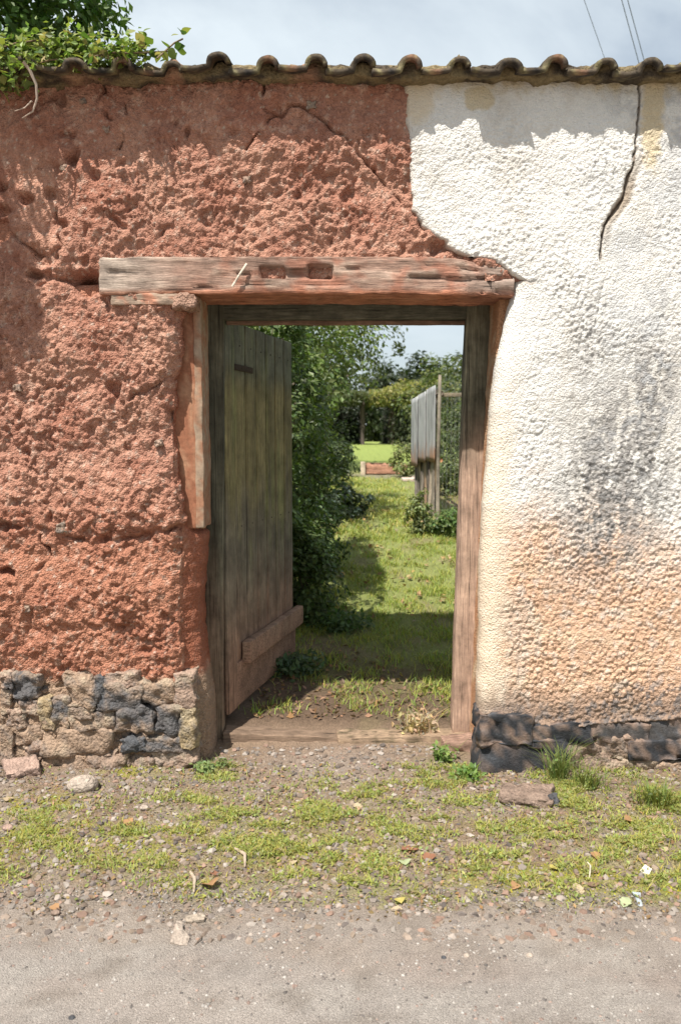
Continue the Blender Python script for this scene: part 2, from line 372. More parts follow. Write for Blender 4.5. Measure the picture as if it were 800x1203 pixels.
DARK = [(28,808,18,14,1.),(118,815,8,20,1.),(140,822,18,12,.8),(165,835,26,16,.9),(195,850,18,16,1.),(160,872,18,10,.9),(70,832,10,12,.7),(190,875,24,8,.7),(140,845,14,8,.6)]
def darkpatch(x, z):
    m = np.zeros(x.shape); n = perlin(x*26, z*34, 0, 191)+.6*perlin(x*70, z*80, 0, 192)
    for px, py, a, b, s_ in DARK:
        c0 = P(px, py); m = np.maximum(m, s_*np.exp(-(((x-c0[0])*250/a)**2+((z-c0[1])*250/b)**2)*.7))
    return np.clip(sst(.25, .6, m+.45*n*(m > .1)), 0, 1)
def cobcol(x, y, z):
    n = fbm(x*4, y*4, z*4, 4, 91); n2 = fbm(x*26, y*26, z*22, 3, 95); n3 = perlin(x*60, y*60, z*60, 99)
    C = np.zeros(x.shape+(3,))+np.array([.39, .192, .133])
    C = lerp3(C, (.46, .245, .17), sst(-.05, .4, n)*.75); C = lerp3(C, (.41, .175, .105), sst(PZ(540), PZ(680), z)*.75)
    C = lerp3(C, (.31, .12, .075), sst(0, .5, -n)*.5)
    C = lerp3(C, (.50, .34, .26), sst(.22, .5, n2)*.5); C = lerp3(C, (.62, .55, .46), sst(.45, .55, n3)*.6)
    zb = PZ(797)+.03*perlin(x*9, z*0, 0, 98)
    C = lerp3(C, (.33, .225, .155), sst(zb+.02, zb-.03, z)); C = lerp3(C, (.2, .15, .11), sst(zb-.02, zb-.2, z)*sst(.1, .4, n2)*.6); C = lerp3(C, (.085, .088, .095), darkpatch(x, z)*.85*sst(zb+.02, zb-.03, z))
    return C*(1+.14*n2)[..., None]
ST = .0062
fx = axis(-7, -1.72, -.80, -.70, ST)
fx = fx[fx < -.765]; fx = np.r_[fx, -.765]
# profile columns: front (base x), then corner + reveal (arc length)
zz = axis(-.3, -.05, ZS, ZS+.01, ST); zz = zz[(zz <= ZS)]; zz = np.r_[zz[zz > -.12], ZS]
rev = np.r_[np.arange(1, 16)*.008, .12+np.arange(1, 13)*.036]
nc = len(fx)+len(rev); Zg = np.repeat(zz[:, None], nc, 1)
XL = xl(zz)[:, None]; BX = np.zeros(Zg.shape); BY = np.zeros(Zg.shape); NX = np.zeros(Zg.shape); NY = -np.ones(Zg.shape)
fb = fx[None]; shift = (XL+.765)*sst(-1.1, -.765, fb)
BX[:, :len(fx)] = fb+shift
low = sst(PZ(616), PZ(634), zz)[:, None]*1.0
s = rev[None]
spl = .075*sst(0, .13, s)*low
BX[:, len(fx):] = XL+.012*sst(0, .03, s)+spl; BY[:, len(fx):] = s
cn = sst(0, .05, s)
NX[:, len(fx):] = cn*.95; NY[:, len(fx):] = -(1-cn)
rd = sst(-.05, 0, fb-(-.765)); BY[:, :len(fx)] += .018*rd**2; BY[:, len(fx):] += .018
H = cobh(BX, BY, Zg)
H[:, len(fx):] *= (1-.85*sst(.02, .08, s)); H[:, len(fx):] -= .0
V1 = np.stack([BX+NX*H, BY+NY*H, Zg], -1); F1 = grid_faces(*Zg.shape); C1 = cobcol(BX, BY, Zg)
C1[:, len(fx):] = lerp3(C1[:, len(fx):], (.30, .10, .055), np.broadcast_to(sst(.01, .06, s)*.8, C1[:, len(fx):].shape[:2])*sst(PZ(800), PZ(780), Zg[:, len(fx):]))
# upper patch
fx2 = np.r_[fx[:-1], np.arange(-.765, .98, ST)]; z2 = np.r_[np.arange(ZS, ZT-.01, ST), ZT+.03]
X2, Z2 = np.meshgrid(fx2, z2); X2 = X2+(xl(np.full(1, ZS))[0]+.765)*sst(-1.1, -.765, X2)*sst(-.5, -.765, X2)
H2 = cobh(X2, 0*X2, Z2); H2 -= .03*sst(PZ(300), PZ(312), Z2)*sst(-1.15, -1.13, X2)*0
cn2 = .0
V2 = np.stack([X2, -H2, Z2], -1); C2 = cobcol(X2, 0*X2, Z2)
parts = [(V1.reshape(-1, 3), F1, C1.reshape(-1, 3)), (V2.reshape(-1, 3), grid_faces(*X2.shape), C2.reshape(-1, 3))]
for (x0, x1, z0, z1) in ((-7, -.83, -.2, ZS), (.86, 7, -.2, ZS), (-7, 7, ZS+.06, ZT)):
    V, F, N = rbox(x1-x0, .47, z1-z0, .02, .25); V = V+np.array([(x0+x1)/2, .06+.235, (z0+z1)/2]); V = rough(V, N, .012, .2, 5)
    parts.append((V, F, np.tile([.42, .20, .13], (len(V), 1))))
V, F, C = join(parts)
mk('cob', V, F, M_cob, wall, C)

# --- render coat
CR2 = pp([(751,78),(748,100),(748,130),(745,160),(743,180),(741,197),(736,208),(729,235),(717,252),(706,268),(703,285),(702,306)])
CR3 = pp([(702,306),(706,330),(701,355),(697,380),(690,395)]); PL = [(562,838),(590,838),(620,847),(650,854),(690,850),(725,846),(800,842),(900,842)]
PLx = np.array([PX(a, b) for a, b in PL]); PLz = np.array([PZ(b) for a, b in PL])
def coath(x, y, z, edge):
    wx = x+.006*perlin(x*40, z*40, y, 111); wz = z+.006*perlin(x*40, z*40, y, 112)
    f1, _, c = worley((wx+y)*60, wz*56, 113); f2, _, c2 = worley((wx+y)*105, wz*95, 114)
    den = .62+.5*sst(PZ(430), PZ(600), z)+.75*perlin(x*3.3, z*2.7, 0, 115)
    top = .45+.55*sst(PZ(110), PZ(170), z)
    r = (.0092*np.clip(1-f1*1.2, 0, 1)*(c > .08)*(.4+.8*c)+.0035*np.clip(1-f2, 0, 1)*c2)*den*top
    r = r*edge+.0012*fbm((x+y)*60, z*60, 0, 2, 116)
    h = .02*fbm(x*1.3, z*1.3, 0, 2, 117)+.006*fbm(x*6, z*6, 0, 2, 119)+r
    wd = .0028+.009*np.exp(-((z-PZ(232))/.10)**2)
    d = dpoly(wx+.012*perlin(x*20, z*20, 0, 118), wz, CR2)/(1+.8*perlin(x*12, z*12, 2, 118)); h = h-.03*np.exp(-(d/wd)**2)
    off = dpoly(wx-.018, wz, CR2); h = h-.010*sst(.034, .016, off)*np.exp(-((z-PZ(240))/.16)**2)
    h = h-.006*np.exp(-(dpoly(wx, wz, CR3)/.004)**2)
    return h
def coatcol(x, y, z, edge):
    n = fbm(x*5, z*5, y, 4, 121); n2 = fbm(x*24, z*20, y, 3, 125); n3 = fbm(x*70, z*70, y, 2, 128)
    C = np.zeros(x.shape+(3,))+np.array([.68, .66, .62])
    # limewash gone from the lower part: peach render shows
    pz = PZ(618)+.16*n+.05*n2+.13*sst(PX(700, 600), PX(780, 600), x)*-1
    pe = sst(pz+.30, pz-.24, z+.06*n3+.05*n2)
    C = lerp3(C, (.59, .37, .24), pe*(.96-.25*sst(0, .5, n2)))
    C = lerp3(C, (.62, .45, .31), np.clip(sst(.1, .6, fbm(x*7+4, z*9, 0, 3, 131))*pe*.6, 0, 1))
    # grey mould patch with runs
    a = P(720, 560); b = P(760, 470); c_ = P(690, 400)
    m = np.exp(-(((x-a[0]-.1*(z-a[1]))/.26)**2+((z-a[1])/.46)**2)); m = np.maximum(m, .9*np.exp(-(((x-b[0])/.15)**2+((z-b[1])/.3)**2)))
    m = np.maximum(m, .45*np.exp(-(((x-c_[0])/.12)**2+((z-c_[1])/.25)**2)))
    run = fbm(x*22, z*5, 0, 3, 133)
    m = np.clip(m*1.3*sst(-.55, .35, run+.8*n2+.35*n3+.15), 0, 1)
    C = lerp3(C, (.27, .25, .235), m*.85)
    C = lerp3(C, (.48, .43, .37), .4*sst(.0, .4, fbm(x*3+7, z*1.6, 0, 4, 135)+.4*n2)*(1-m))
    C = lerp3(C, (.15, .145, .14), np.clip(m-.3, 0, 1)*sst(.0, .4, n3+n2)*1.2)
    C = lerp3(C, (.42, .42, .42), .65*sst(-.05, .45, n+n2*.8)*sst(PX(640, 400), PX(760, 400), x)*sst(PZ(640), PZ(430), z))
    # cream smooth band by the doorway
    C = lerp3(C, (.72, .61, .47), (1-edge)*.75*sst(PZ(380), PZ(560), z))
    # ochre staining below the coping
    C = lerp3(C, (.50, .41, .25), sst(PZ(118), PZ(84), z+.035*n+.05*n2)*.85)
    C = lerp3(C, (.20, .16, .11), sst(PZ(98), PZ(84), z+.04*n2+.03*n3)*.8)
    o = P(561, 118); C = lerp3(C, (.54, .44, .27), sst(1.15, .85, np.hypot((x-o[0])/.066, (z-o[1])/.052)+.3*n2)*.75)
    o = P(488, 112); C = lerp3(C, (.62, .50, .33), sst(1.2, .7, np.hypot((x-o[0])/.09, (z-o[1])/.14)+.3*n2)*.6)
    o = P(764, 135); C = lerp3(C, (.55, .44, .26), sst(1.2, .7, np.hypot((x-o[0])/.05, (z-o[1])/.26)+.4*n2)*.75)
    # dirty foot and the bitumen splash line
    C = lerp3(C, (.24, .17, .13), sst(PZ(795), PZ(838), z+.06*n2+.03*n)*.8)
    C = lerp3(C, (.13, .115, .11), sst(-.1, .4, n2+.8*n3)*sst(PZ(812), PZ(842), z-.13*sst(PX(640, 800), PX(760, 800), x))*.85)
    ds = dpoly(x-.012, z, CR2); C = lerp3(C, (.33, .27, .21), sst(.038, .012, ds+.01*n2)*np.exp(-((z-PZ(235))/.19)**2))
    dd = dpoly(x, z, CR2); C = lerp3(C, (.13, .09, .06), sst(.008, .002, dd)*.85)
    C = lerp3(C, (.40, .30, .22), sst(.02, .002, dpoly(x, z, BNDw)+.01*n2)*.5)
    C = lerp3(C, (.22, .13, .09), sst(PZ(832), PZ(838), z)*.0)
    return C*(1+.06*n2)[..., None]
T0 = -.028
CS = .0052
z1 = np.r_[np.arange(-.1, ZS, CS), ZS]; fr = np.r_[0, np.arange(CS, .95, CS)]; s_ = fr[-1]; ext = []
st_ = CS
while s_ < 6.2: st_ *= 1.15; s_ += st_; ext.append(s_)
fr = np.r_[fr, ext]; R = .07
rv = -np.r_[.105, .095, .085, .075, .065, .055, .045, .035, .028, .02, .012, .006][:, None].T[0]
sarr = np.r_[rv, fr]; nr, nc = len(z1), len(sarr); Zg = np.repeat(z1[:, None], nc, 1); Sg = np.repeat(sarr[None], nr, 0)
E = xr(z1)[:, None]
th = np.clip(Sg/R, 0, 1)*math.pi/2
BX = np.where(Sg < 0, E-.012*(Sg/.1), E+R*(1-np.cos(th))+np.maximum(Sg-R, 0)); BY = np.where(Sg < 0, R+T0-Sg, T0+R*(1-np.sin(th)))
BX = BX+.16*0
NX = np.where(Sg < 0, -1., -np.cos(th)); NY = np.where(Sg < 0, 0., -np.sin(th))
ed = sst(.05, .17, Sg+.03*perlin(Zg*6, Sg*6, 0, 141))
H = coath(BX, BY*0, Zg, ed)
pl = np.interp(BX, PLx, PLz)+.012*fbm(BX*12, 0, 0, 2, 143)
bk = sst(pl+.004, pl-.012, Zg); H = H-.024*bk+.012*bk*fbm(BX*25, Zg*25, 0, 3, 147)+.010*np.exp(-((Zg-pl-.012)/.01)**2)*sst(.0, .1, Sg)
Vc = np.stack([BX+NX*H, BY+NY*H, Zg], -1); Cc = coatcol(BX, BY, Zg, ed); Cc = lerp3(Cc, (.17, .12, .095), bk); Cc = lerp3(Cc, (.05, .05, .053), bk*sst(-.25, .2, fbm(BX*9, Zg*9, 0, 3, 148)+.25*(BX < .95)))
# upper coat
x3 = np.r_[np.arange(.18, 1.75, CS)]; st_ = CS; e = []
s_ = x3[-1]
while s_ < 7: st_ *= 1.15; s_ += st_; e.append(s_)
x3 = np.r_[x3, e]; z3 = np.r_[np.arange(ZS, ZT, CS), ZT+.02]; X3, Z3 = np.meshgrid(x3, z3)
H = coath(X3, 0*X3, Z3, np.ones(X3.shape)); bb = np.interp(Z3, bz, bx); sd_ = X3-bb+.012*fbm(X3*18, Z3*18, 0, 3, 145)
H = H-.07*sst(.006, -.012, sd_)-.012*sst(.03, .0, sd_)
V3 = np.stack([X3, T0-H, Z3], -1); C3 = coatcol(X3, 0*X3, Z3, np.ones(X3.shape)); C3 = lerp3(C3, (.42, .27, .19), sst(.004, -.008, sd_))
keep = (sd_[:-1, :-1] > -.02)
V, F, C = join([(Vc.reshape(-1, 3), grid_faces(nr, nc), Cc.reshape(-1, 3)), (V3.reshape(-1, 3), grid_faces(*X3.shape, keep=keep), C3.reshape(-1, 3))])
tag(mk('render_coat', V, F, M_coat, wall, C), 'white limewashed roughcast coat worn to peach and grey mould, cracked near the top')

# right jamb behind the coat
V, F, N = rbox(.26, .45, ZS+.1, .015, .05); V[:, 2] += ZS/2-.03
V[:, 0] += .13+np.interp(V[:, 2], [0, ZS], [.672, .748]); V[:, 1] += .085+.225; V = rough(V, N, .007, .08, 9)
mk('jamb', V, F, M_cob, wall, lerp3(np.tile([.45, .24, .13], (len(V), 1)), (.55, .40, .26), sst(0, .3, fbm(V[:, 0]*9, V[:, 1]*9, V[:, 2]*9, 2, 3))))
# left plastered rebate with its pale arris
def slab(px0, px1, py0, py1, Yf, depth, r, step, am, sc, seed, st=(1, 1, 1), Yx=None):
    x0, x1 = PX(px0, 500, Yf), PX(px1, 500, Yf); z0, z1_ = PZ(py1, Yf), PZ(py0, Yf)
    V, F, N = rbox(x1-x0, depth, z1_-z0, r, step); V = V+np.array([(x0+x1)/2, Yf+depth/2, (z0+z1_)/2])
    return rough(V, N, am, sc, seed, st), F
V, F = slab(194, 232, 338, 621, .082, .2, .008, .02, .004, .05, 21)
n = fbm(V[:, 0]*30, V[:, 1]*30, V[:, 2]*10, 3, 5)
mk('rebate', V, F, M_plas, wall, lerp3(np.tile([.27, .115, .065], (len(V), 1)), (.36, .20, .12), sst(0, .4, n)*.8))
V, F = slab(229, 238.5, 342, 620, .074, .21, .006, .02, .006, .05, 22, (1, 1, .4))
V[:, 0] += .004*fbm(V[:, 2]*9, 0, 0, 3, 8)
n = fbm(V[:, 0]*30, V[:, 1]*30, V[:, 2]*14, 3, 6)
mk('arris', V, F, M_plas, wall, lerp3(np.tile([.30, .22, .155], (len(V), 1)), (.29, .15, .09), sst(-.1, .35, n+.4*sst(PZ(520), PZ(600), V[:, 2]))))

# --- plinth stones
SC = {'t': (.37, .26, .18), 'g': (.22, .185, .155), 'y': (.36, .29, .14), 'd': (.075, .075, .08), 'p': (.36, .25, .20), 'l': (.40, .33, .27), 'b': (.030, .031, .035), 'k': (.065, .06, .058), 'n': (.25, .18, .14)}
def stone_vf(wd, dp, ht, seed, nstep=9, rr=.32, am=.10):
    r = min(wd, dp, ht)*rr; V, F, N = rbox(wd, dp, ht, r, max(wd, ht)/nstep)
    m = min(wd, ht); V = rough(V, N, m*am*1.9, m*.55, seed, oc=3); V = rough(V, N, .006, .018, seed+40, oc=3); return V, F
def stone(px0, py0, px1, py1, key, seed, name='stone', Yf=-.028, dp=.13, label=None):
    (x0, z1_), (x1, z0) = P(px0, py0, Yf), P(px1, py1, Yf)
    V, F = stone_vf((x1-x0)*1.05, dp, (z1_-z0)*(1.14 if key in 'bk' else 1.06), seed, 11, .07 if key in 'bk' else .16, .10 if key in 'bk' else .14); a = random.Random(seed).uniform(-.09, .09); ca, sa = math.cos(a), math.sin(a)
    V = np.c_[V[:, 0]*ca-V[:, 2]*sa, V[:, 1], V[:, 0]*sa+V[:, 2]*ca]
    V = V+np.array([(x0+x1)/2, Yf+dp/2, (z0+z1_)/2])
    C = np.tile(SC[key], (len(V), 1)); C = lerp3(C, (.30, .205, .145), np.full(len(V), 0. if key in 'bkd' else .5)); n = fbm(V[:, 0]*14, V[:, 1]*14, V[:, 2]*14+seed, 3, seed); n2 = fbm(V[:, 0]*45, V[:, 1]*45, V[:, 2]*45, 2, seed+3)
    if key in 'bk':
        C = lerp3(C, (.24, .165, .125), sst(.05, .30, n+.7*n2+(.15 if key == 'k' else 0))*.9); C = lerp3(C, (.075, .08, .09), sst(.1, .5, n2)*.6)
    else:
        C = lerp3(C, (.22, .16, .12), sst(.0, .5, n)*.6); C = lerp3(C, (.14, .125, .115), sst(.1, .4, n2)*.55); C = lerp3(C, (.42, .36, .26), sst(.1, .5, -n)*.4)
    if key not in 'bk': C = lerp3(C, (.085, .088, .095), darkpatch(V[:, 0], V[:, 2])*.85)
    o = mk(name, V, F, M_bit if key in 'bk' else M_stone, wall, C)
    if label: o['label'] = label
    return o
LST = [(0,810,13,838,'t'),(13,794,46,820,'g'),(46,821,62,857,'y'),(61,820,82,846,'g'),(75,789,113,833,'t'),(110,795,124,834,'d'),(-6,850,16,893,'t'),(8,834,25,853,'p'),
       (16,853,49,876,'t'),(50,857,131,888,'t'),(46,886,99,908,'t'),(99,882,136,908,'n'),(28,873,49,894,'p'),(123,806,166,838,'g'),(163,800,206,828,'t'),(180,829,213,863,'g'),
       (134,832,180,861,'t'),(143,868,172,884,'d'),(163,867,216,884,'g'),(206,792,229,831,'p'),(211,832,230,877,'y'),(178,884,208,898,'l'),(118,886,150,912,'n'),(150,890,180,912,'n'),
       (24,822,47,840,'p'),(48,845,80,858,'t'),(82,836,134,858,'t'),(-8,888,20,912,'n'),(205,880,232,905,'n'),(13,838,30,856,'n'),(0,790,14,808,'p'),(124,790,163,806,'p'),
       (80,832,110,845,'g'),(178,896,206,914,'n')]
for i, a in enumerate(LST): stone(*a, seed=200+i, Yf=-.004-.022*random.random())
RST = [(565,841,624,874,'b'),(564,872,662,912,'b'),(620,852,692,875,'b'),(660,873,704,908,'n'),(690,850,762,871,'k'),(702,867,737,891,'n'),(733,853,749,874,'p'),(740,871,806,893,'b'),
       (746,843,806,869,'k'),(700,889,745,914,'n'),(772,896,812,913,'t'),(774,912,812,927,'g'),(742,890,774,913,'n'),(655,852,700,872,'k')]
for i, a in enumerate(RST): stone(*a, seed=300+i, Yf=-.045+.02*random.random()-(.012 if a[4] == 'b' else 0), dp=.17)
for i in range(26):                                   # courses that run on outside the frame
    px = -12-(i//3)*46-random.random()*12; py = 800+(i % 3)*36; stone(px-44, py, px, py+34, random.choice('tgnpt'), 400+i)
for i in range(20):
    px = 812+(i//2)*56+random.random()*12; py = 836+(i % 2)*38; stone(px, py, px+54, py+36, random.choice('kbnk'), 450+i, Yf=-.055)

# pale stones caught in the cob
for i, (px, py, sz, k) in enumerate([(97,118,4,'p'),(123,151,5,'p'),(245,108,4,'p'),(366,122,5,'l'),(75,196,4,'p'),(215,190,5,'p'),(72,620,6,'g'),(186,520,4,'p'),(20,455,4,'p'),(30,715,5,'p'),(290,210,4,'p')]):
    stone(px-sz, py-sz*.8, px+sz, py+sz*.8, k, 520+i, Yf=-.012-.006*(sz > 6), dp=.05)
# --- lintel
(lx0, lz1), (lx1, lz0) = P(116, 302, -.045), P(606, 346, -.045)
V, F, N = rbox(lx1-lx0, .30, lz1-lz0, .010, .011)
V += np.array([(lx0+lx1)/2, -.045+.15, (lz0+lz1)/2])
x, z = V[:, 0].copy(), V[:, 2].copy(); n = fbm(x*5+3*perlin(x*2, z*6, 0, 4), V[:, 1]*30, z*30, 4, 501); n2 = fbm(x*16, V[:, 1]*60, z*80, 2, 505)
fr_ = V[:, 1] < .02
V = V+N*(.007*n+.003*n2)[:, None]
# rotted right end, splits, mortise
rot = sst(PX(520, 330), PX(600, 330), x); V[:, 1] += np.where(fr_, rot*(.03*sst(.0, .4, n+.2)+.02), 0)
V[:, 2] -= rot*.035*sst((lz0+lz1)/2, lz1, z)
for L_, wd, dp in (([(230,340),(330,335),(420,338)], .0035, .02), ([(480,327),(540,330),(598,326)], .005, .03), ([(270,326),(300,324)], .003, .015), ([(395,318),(470,322)], .003, .012), ([(130,322),(200,320)], .0025, .01), ([(500,314),(560,316)], .004, .02)):
    d = dpoly(x, z, pp(L_)); V[:, 1] += np.where(fr_, dp*np.exp(-(d/wd)**2), 0)
for a, b, c_, d_, dp in ((306,314,334,327,.05), (362,313,390,328,.08), (330,318,368,328,.022)):
    (hx0, hz1), (hx1, hz0) = P(a, b, -.045), P(c_, d_, -.045)
    m = sst(hx0-.004, hx0+.006, x)*sst(hx1+.004, hx1-.006, x)*sst(hz0-.004, hz0+.006, z)*sst(hz1+.004, hz1-.006, z); V[:, 1] += np.where(fr_, dp*m, 0)
V[:, 2] += .006*np.sin((x-lx0)*1.9)
C = np.tile([.29, .185, .14], (len(V), 1)); C = lerp3(C, (.42, .31, .24), sst(-.1, .4, n)*.7); C = lerp3(C, (.33, .14, .09), sst(-.1, .4, fbm(x*9, 0, z*14, 3, 509))*.75*sst(PX(150, 330), PX(330, 330), x))
C = lerp3(C, (.33, .26, .215), rot*.8); C = lerp3(C, (.42, .36, .30), sst(PX(240, 330), PX(130, 330), x)*.6); C = lerp3(C, (.38, .14, .07), sst(lz0+.03, lz0+.005, z)*.7)
tag(mk('lintel', V, F, M_woodx, wall, C), 'weathered oak lintel beam with an empty mortise and a rotted right end')
V, F = slab(134, 226, 344, 358, -.042, .2, .008, .012, .009, .03, 31, (.3, 1, 1))
o = mk('packing_board', V, F, M_woodx, wall, lerp3(np.tile([.37, .27, .20], (len(V), 1)), (.42, .20, .13), sst(0, .4, fbm(V[:, 0]*12, 0, V[:, 2]*30, 2, 4))))
V, F = slab(206, 232, 343, 361, -.046, .14, .012, .012, .018, .03, 33)
mk('mud_packing', V, F, M_cob, wall, np.array([.36, .22, .16]))
a, b = P(273, 336, -.066), P(290, 309, -.066)
V, F = tube([(a[0], -.064, a[1]), ((a[0]+b[0])/2, -.069, (a[1]+b[1])/2), (b[0], -.062, b[1])], .0055, 6)
mk('lath', V, F, M_woodx, wall, np.array([.62, .52, .42]))

# --- door frame (part) > posts, head, sill
def skewbox(p, Yf, depth, r=.006, step=.03, am=.0025, seed=0):
    """p: pixel corners TL, TR, BR, BL of the front face at depth Yf"""
    q = [P(a, b, Yf) for a, b in p]; V, F, N = rbox(1, depth, 1, .0, .0) if False else rbox(1, 1, 1, .06, .11)
    return q
def quadbox(p, Yf, depth, nx=6, nz=60, am=.003, seed=0, st=(1, 1, .15), r=.006):
    q = [np.array(P(a, b, Yf)) for a, b in p]
    wd = np.linalg.norm(q[1]-q[0]); ht = np.linalg.norm(q[0]-q[3])
    V, F, N = rbox(wd, depth, ht, r, min(wd, ht)/3 if nx else .03)
    V = rough(V, N, am, .03, seed, st)
    u = (V[:, 0]/wd+.5)[:, None]; v = (V[:, 2]/ht+.5)[:, None]
    xz = (q[3]*(1-u)+q[2]*u)*(1-v)+(q[0]*(1-u)+q[1]*u)*v
    return np.c_[xz[:, 0], V[:, 1]+Yf+depth/2, xz[:, 1]], F
frame = mk('door_frame', *quadbox([(262,352),(550,352),(548,374),(260,375)], .31, .09, seed=3, st=(.15, 1, 1)), M_woodx, wall, np.array([.105, .10, .072]))
def woodcol(V, base, seed, dirt=.9):
    n = fbm(V[:, 0]*20, V[:, 1]*20, V[:, 2]*1.6, 3, seed); C = np.tile(base, (len(V), 1))
    C = lerp3(C, np.array(base)*1.5, sst(0, .5, n)); C = lerp3(C, np.array(base)*.6, sst(0, .5, -n))
    return lerp3(C, (.34, .20, .135), sst(1.15, .35, V[:, 2]+.25*n)*dirt)
V, F = quadbox([(236,347),(263,347),(262,868),(234,868)], .305, .10, seed=5); mk('post', V, F, M_woodz, frame, woodcol(V, (.085, .08, .055), 6, .35))
V, F = quadbox([(549,347),(577,347),(563,866),(531,864)], .305, .10, seed=7); mk('post', V, F, M_woodz, frame, lerp3(woodcol(V, (.12, .11, .075), 8, .6), (.40, .27, .20), sst(1.75, 1.3, V[:, 2]+.12*fbm(V[:, 0]*20, 0, V[:, 2]*3, 2, 3))*.85))  # right post: pinkish dirt low down, plus colour lightened where sunlight falls
V, F = quadbox([(236,342),(590,342),(590,353),(236,353)], .28, .05, seed=8, st=(.15, 1, 1)); mk('head_trim', V, F, M_woodx, frame, np.array([.12, .12, .085]))
V, F = quadbox([(266,376),(549,376),(549,381),(266,381)], .36, .03, seed=9, st=(.15, 1, 1), r=.002); mk('door_stop', V, F, M_woodx, frame, np.array([.20, .12, .08]))
V, F = quadbox([(262,861),(398,866),(398,881),(262,876)], .27, .13, am=.006, seed=10, st=(.2, 1, 1)); mk('sill', V, F, M_woodx, frame, np.array([.19, .13, .09]))  # left sill board coloured darker for the shade lying on that half
V, F = quadbox([(396,866),(548,864),(552,876),(398,880)], .25, .12, am=.012, seed=11, st=(.35, 1, 1)); mk('sill', V, F, M_woodx, frame, lerp3(np.tile([.30, .21, .14], (len(V), 1)), (.13, .10, .06), sst(0, .4, fbm(V[:, 0]*14, V[:, 1]*20, V[:, 2]*20, 3, 4))))
V, F = quadbox([(520,872),(566,868),(566,884),(520,884)], .14, .1, am=.014, seed=12, st=(.4, 1, 1)); mk('sill', V, F, M_woodx, frame, np.array([.30, .19, .14]))

# --- door leaf (part) > planks, ledges, weatherboard
HX, HY = PX(262, 600, .36), .36; FX_, FY = -.318, 1.50
dl = math.hypot(FX_-HX, FY-HY); dxn, dyn = (FX_-HX)/dl, (FY-HY)/dl      # along the leaf
nxn, nyn = dyn, -dxn                                                     # towards the camera side (right)
zb0, zt0 = PZ(838, .36), PZ(371, .36)
def leafbox(s0, s1, z0, z1_, t0, t1, r, am, seed, st=(1, 1, .15), step=.05):
    V, F, N = rbox(s1-s0, t1-t0, z1_-z0, r, step); V = rough(V, N, am, .03, seed, st)
    s = V[:, 0]+(s0+s1)/2; t = -V[:, 1]+(t0+t1)/2; return np.c_[HX+dxn*s+nxn*t, HY+dyn*s+nyn*t, V[:, 2]+(z0+z1_)/2], F
def doorcol(V, seed, k=1.0):
    n = fbm(V[:, 0]*9, V[:, 1]*22, V[:, 2]*1.4, 4, seed); z = V[:, 2]; C = np.tile(np.array([.215, .18, .085])*k, (len(V), 1))
    C = lerp3(C, (.115, .125, .10), sst(1.78, 1.95, z+.06*n)*.8); C = lerp3(C, (.15, .13, .105), sst(1.35, .9, z+.3*n)*.8); C = lerp3(C, (.29, .17, .115), sst(.95, .25, z+.2*n)*.95)
    C = lerp3(C, (.14, .16, .06), sst(.05, .4, n)*.5*sst(.6, 1.2, z)); return C*(1+.25*n)[:, None]
door = None; np_ = 7
for k in range(np_):
    s0 = .0+dl*k/np_+.006; s1 = dl*(k+1)/np_-.006; seed = 600+k
    if k == np_-1: s1 = dl
    V, F = leafbox(s0, s1, zb0+.012*random.random(), zt0-.006*random.random(), -.028, 0+.004*random.random(), .004, .0018, seed)
    C = doorcol(V, seed, .8+.35*random.random())
    if door is None: door = bpy.data.objects.new('door', None); door.location = (HX, HY, zb0); link(door, wall); door['label'] = 'ledged plank door standing open into the garden'; 
    mk('plank', V, F, M_woodz, door, C)
V, F = leafbox(-.005, .125, zb0-.004, zt0+.004, .003, .022, .004, .002, 620); mk('hinge_stile', V, F, M_woodz, door, doorcol(V, 620, .9))
V, F = leafbox(.126, dl-.0, zb0+.0, zb0+.235, .004, .020, .004, .002, 621, (.15, 1, 1)); mk('bottom_rail', V, F, M_woodx, door, doorcol(V, 621))
V, F = leafbox(.22, dl+.05, zb0+.215, zb0+.335, .010, .060, .008, .004, 622, (.15, 1, 1))
mk('weatherboard', V, F, M_woodx, door, doorcol(V, 622, 1.2)*1.15)
for i, z0 in enumerate((zb0+.25, 1.0, zt0-.3)):
    V, F = leafbox(.03, dl-.03, z0, z0+.13, -.056, -.029, .004, .002, 623+i, (.15, 1, 1)); mk('ledge', V, F, M_woodx, door, doorcol(V, 623+i))
V, F = leafbox(.13, .44, zt0-.255, zt0-.222, .004, .011, .002, .002, 630, (.15, 1, 1)); mk('strap_hinge', V, F, M_woodx, door, np.array([.05, .032, .022]))
for k in range(np_):
    for z0 in (zt0-.12, 1.07):
        s0 = dl*(k+.5)/np_; V, F = tube([(HX+dxn*s0, HY+dyn*s0, z0), (HX+dxn*s0+nxn*.0075, HY+dyn*s0+nyn*.0075, z0)], .004, 6); mk('nail', V, F, M_wire, door, np.array([.05, .035, .03]))

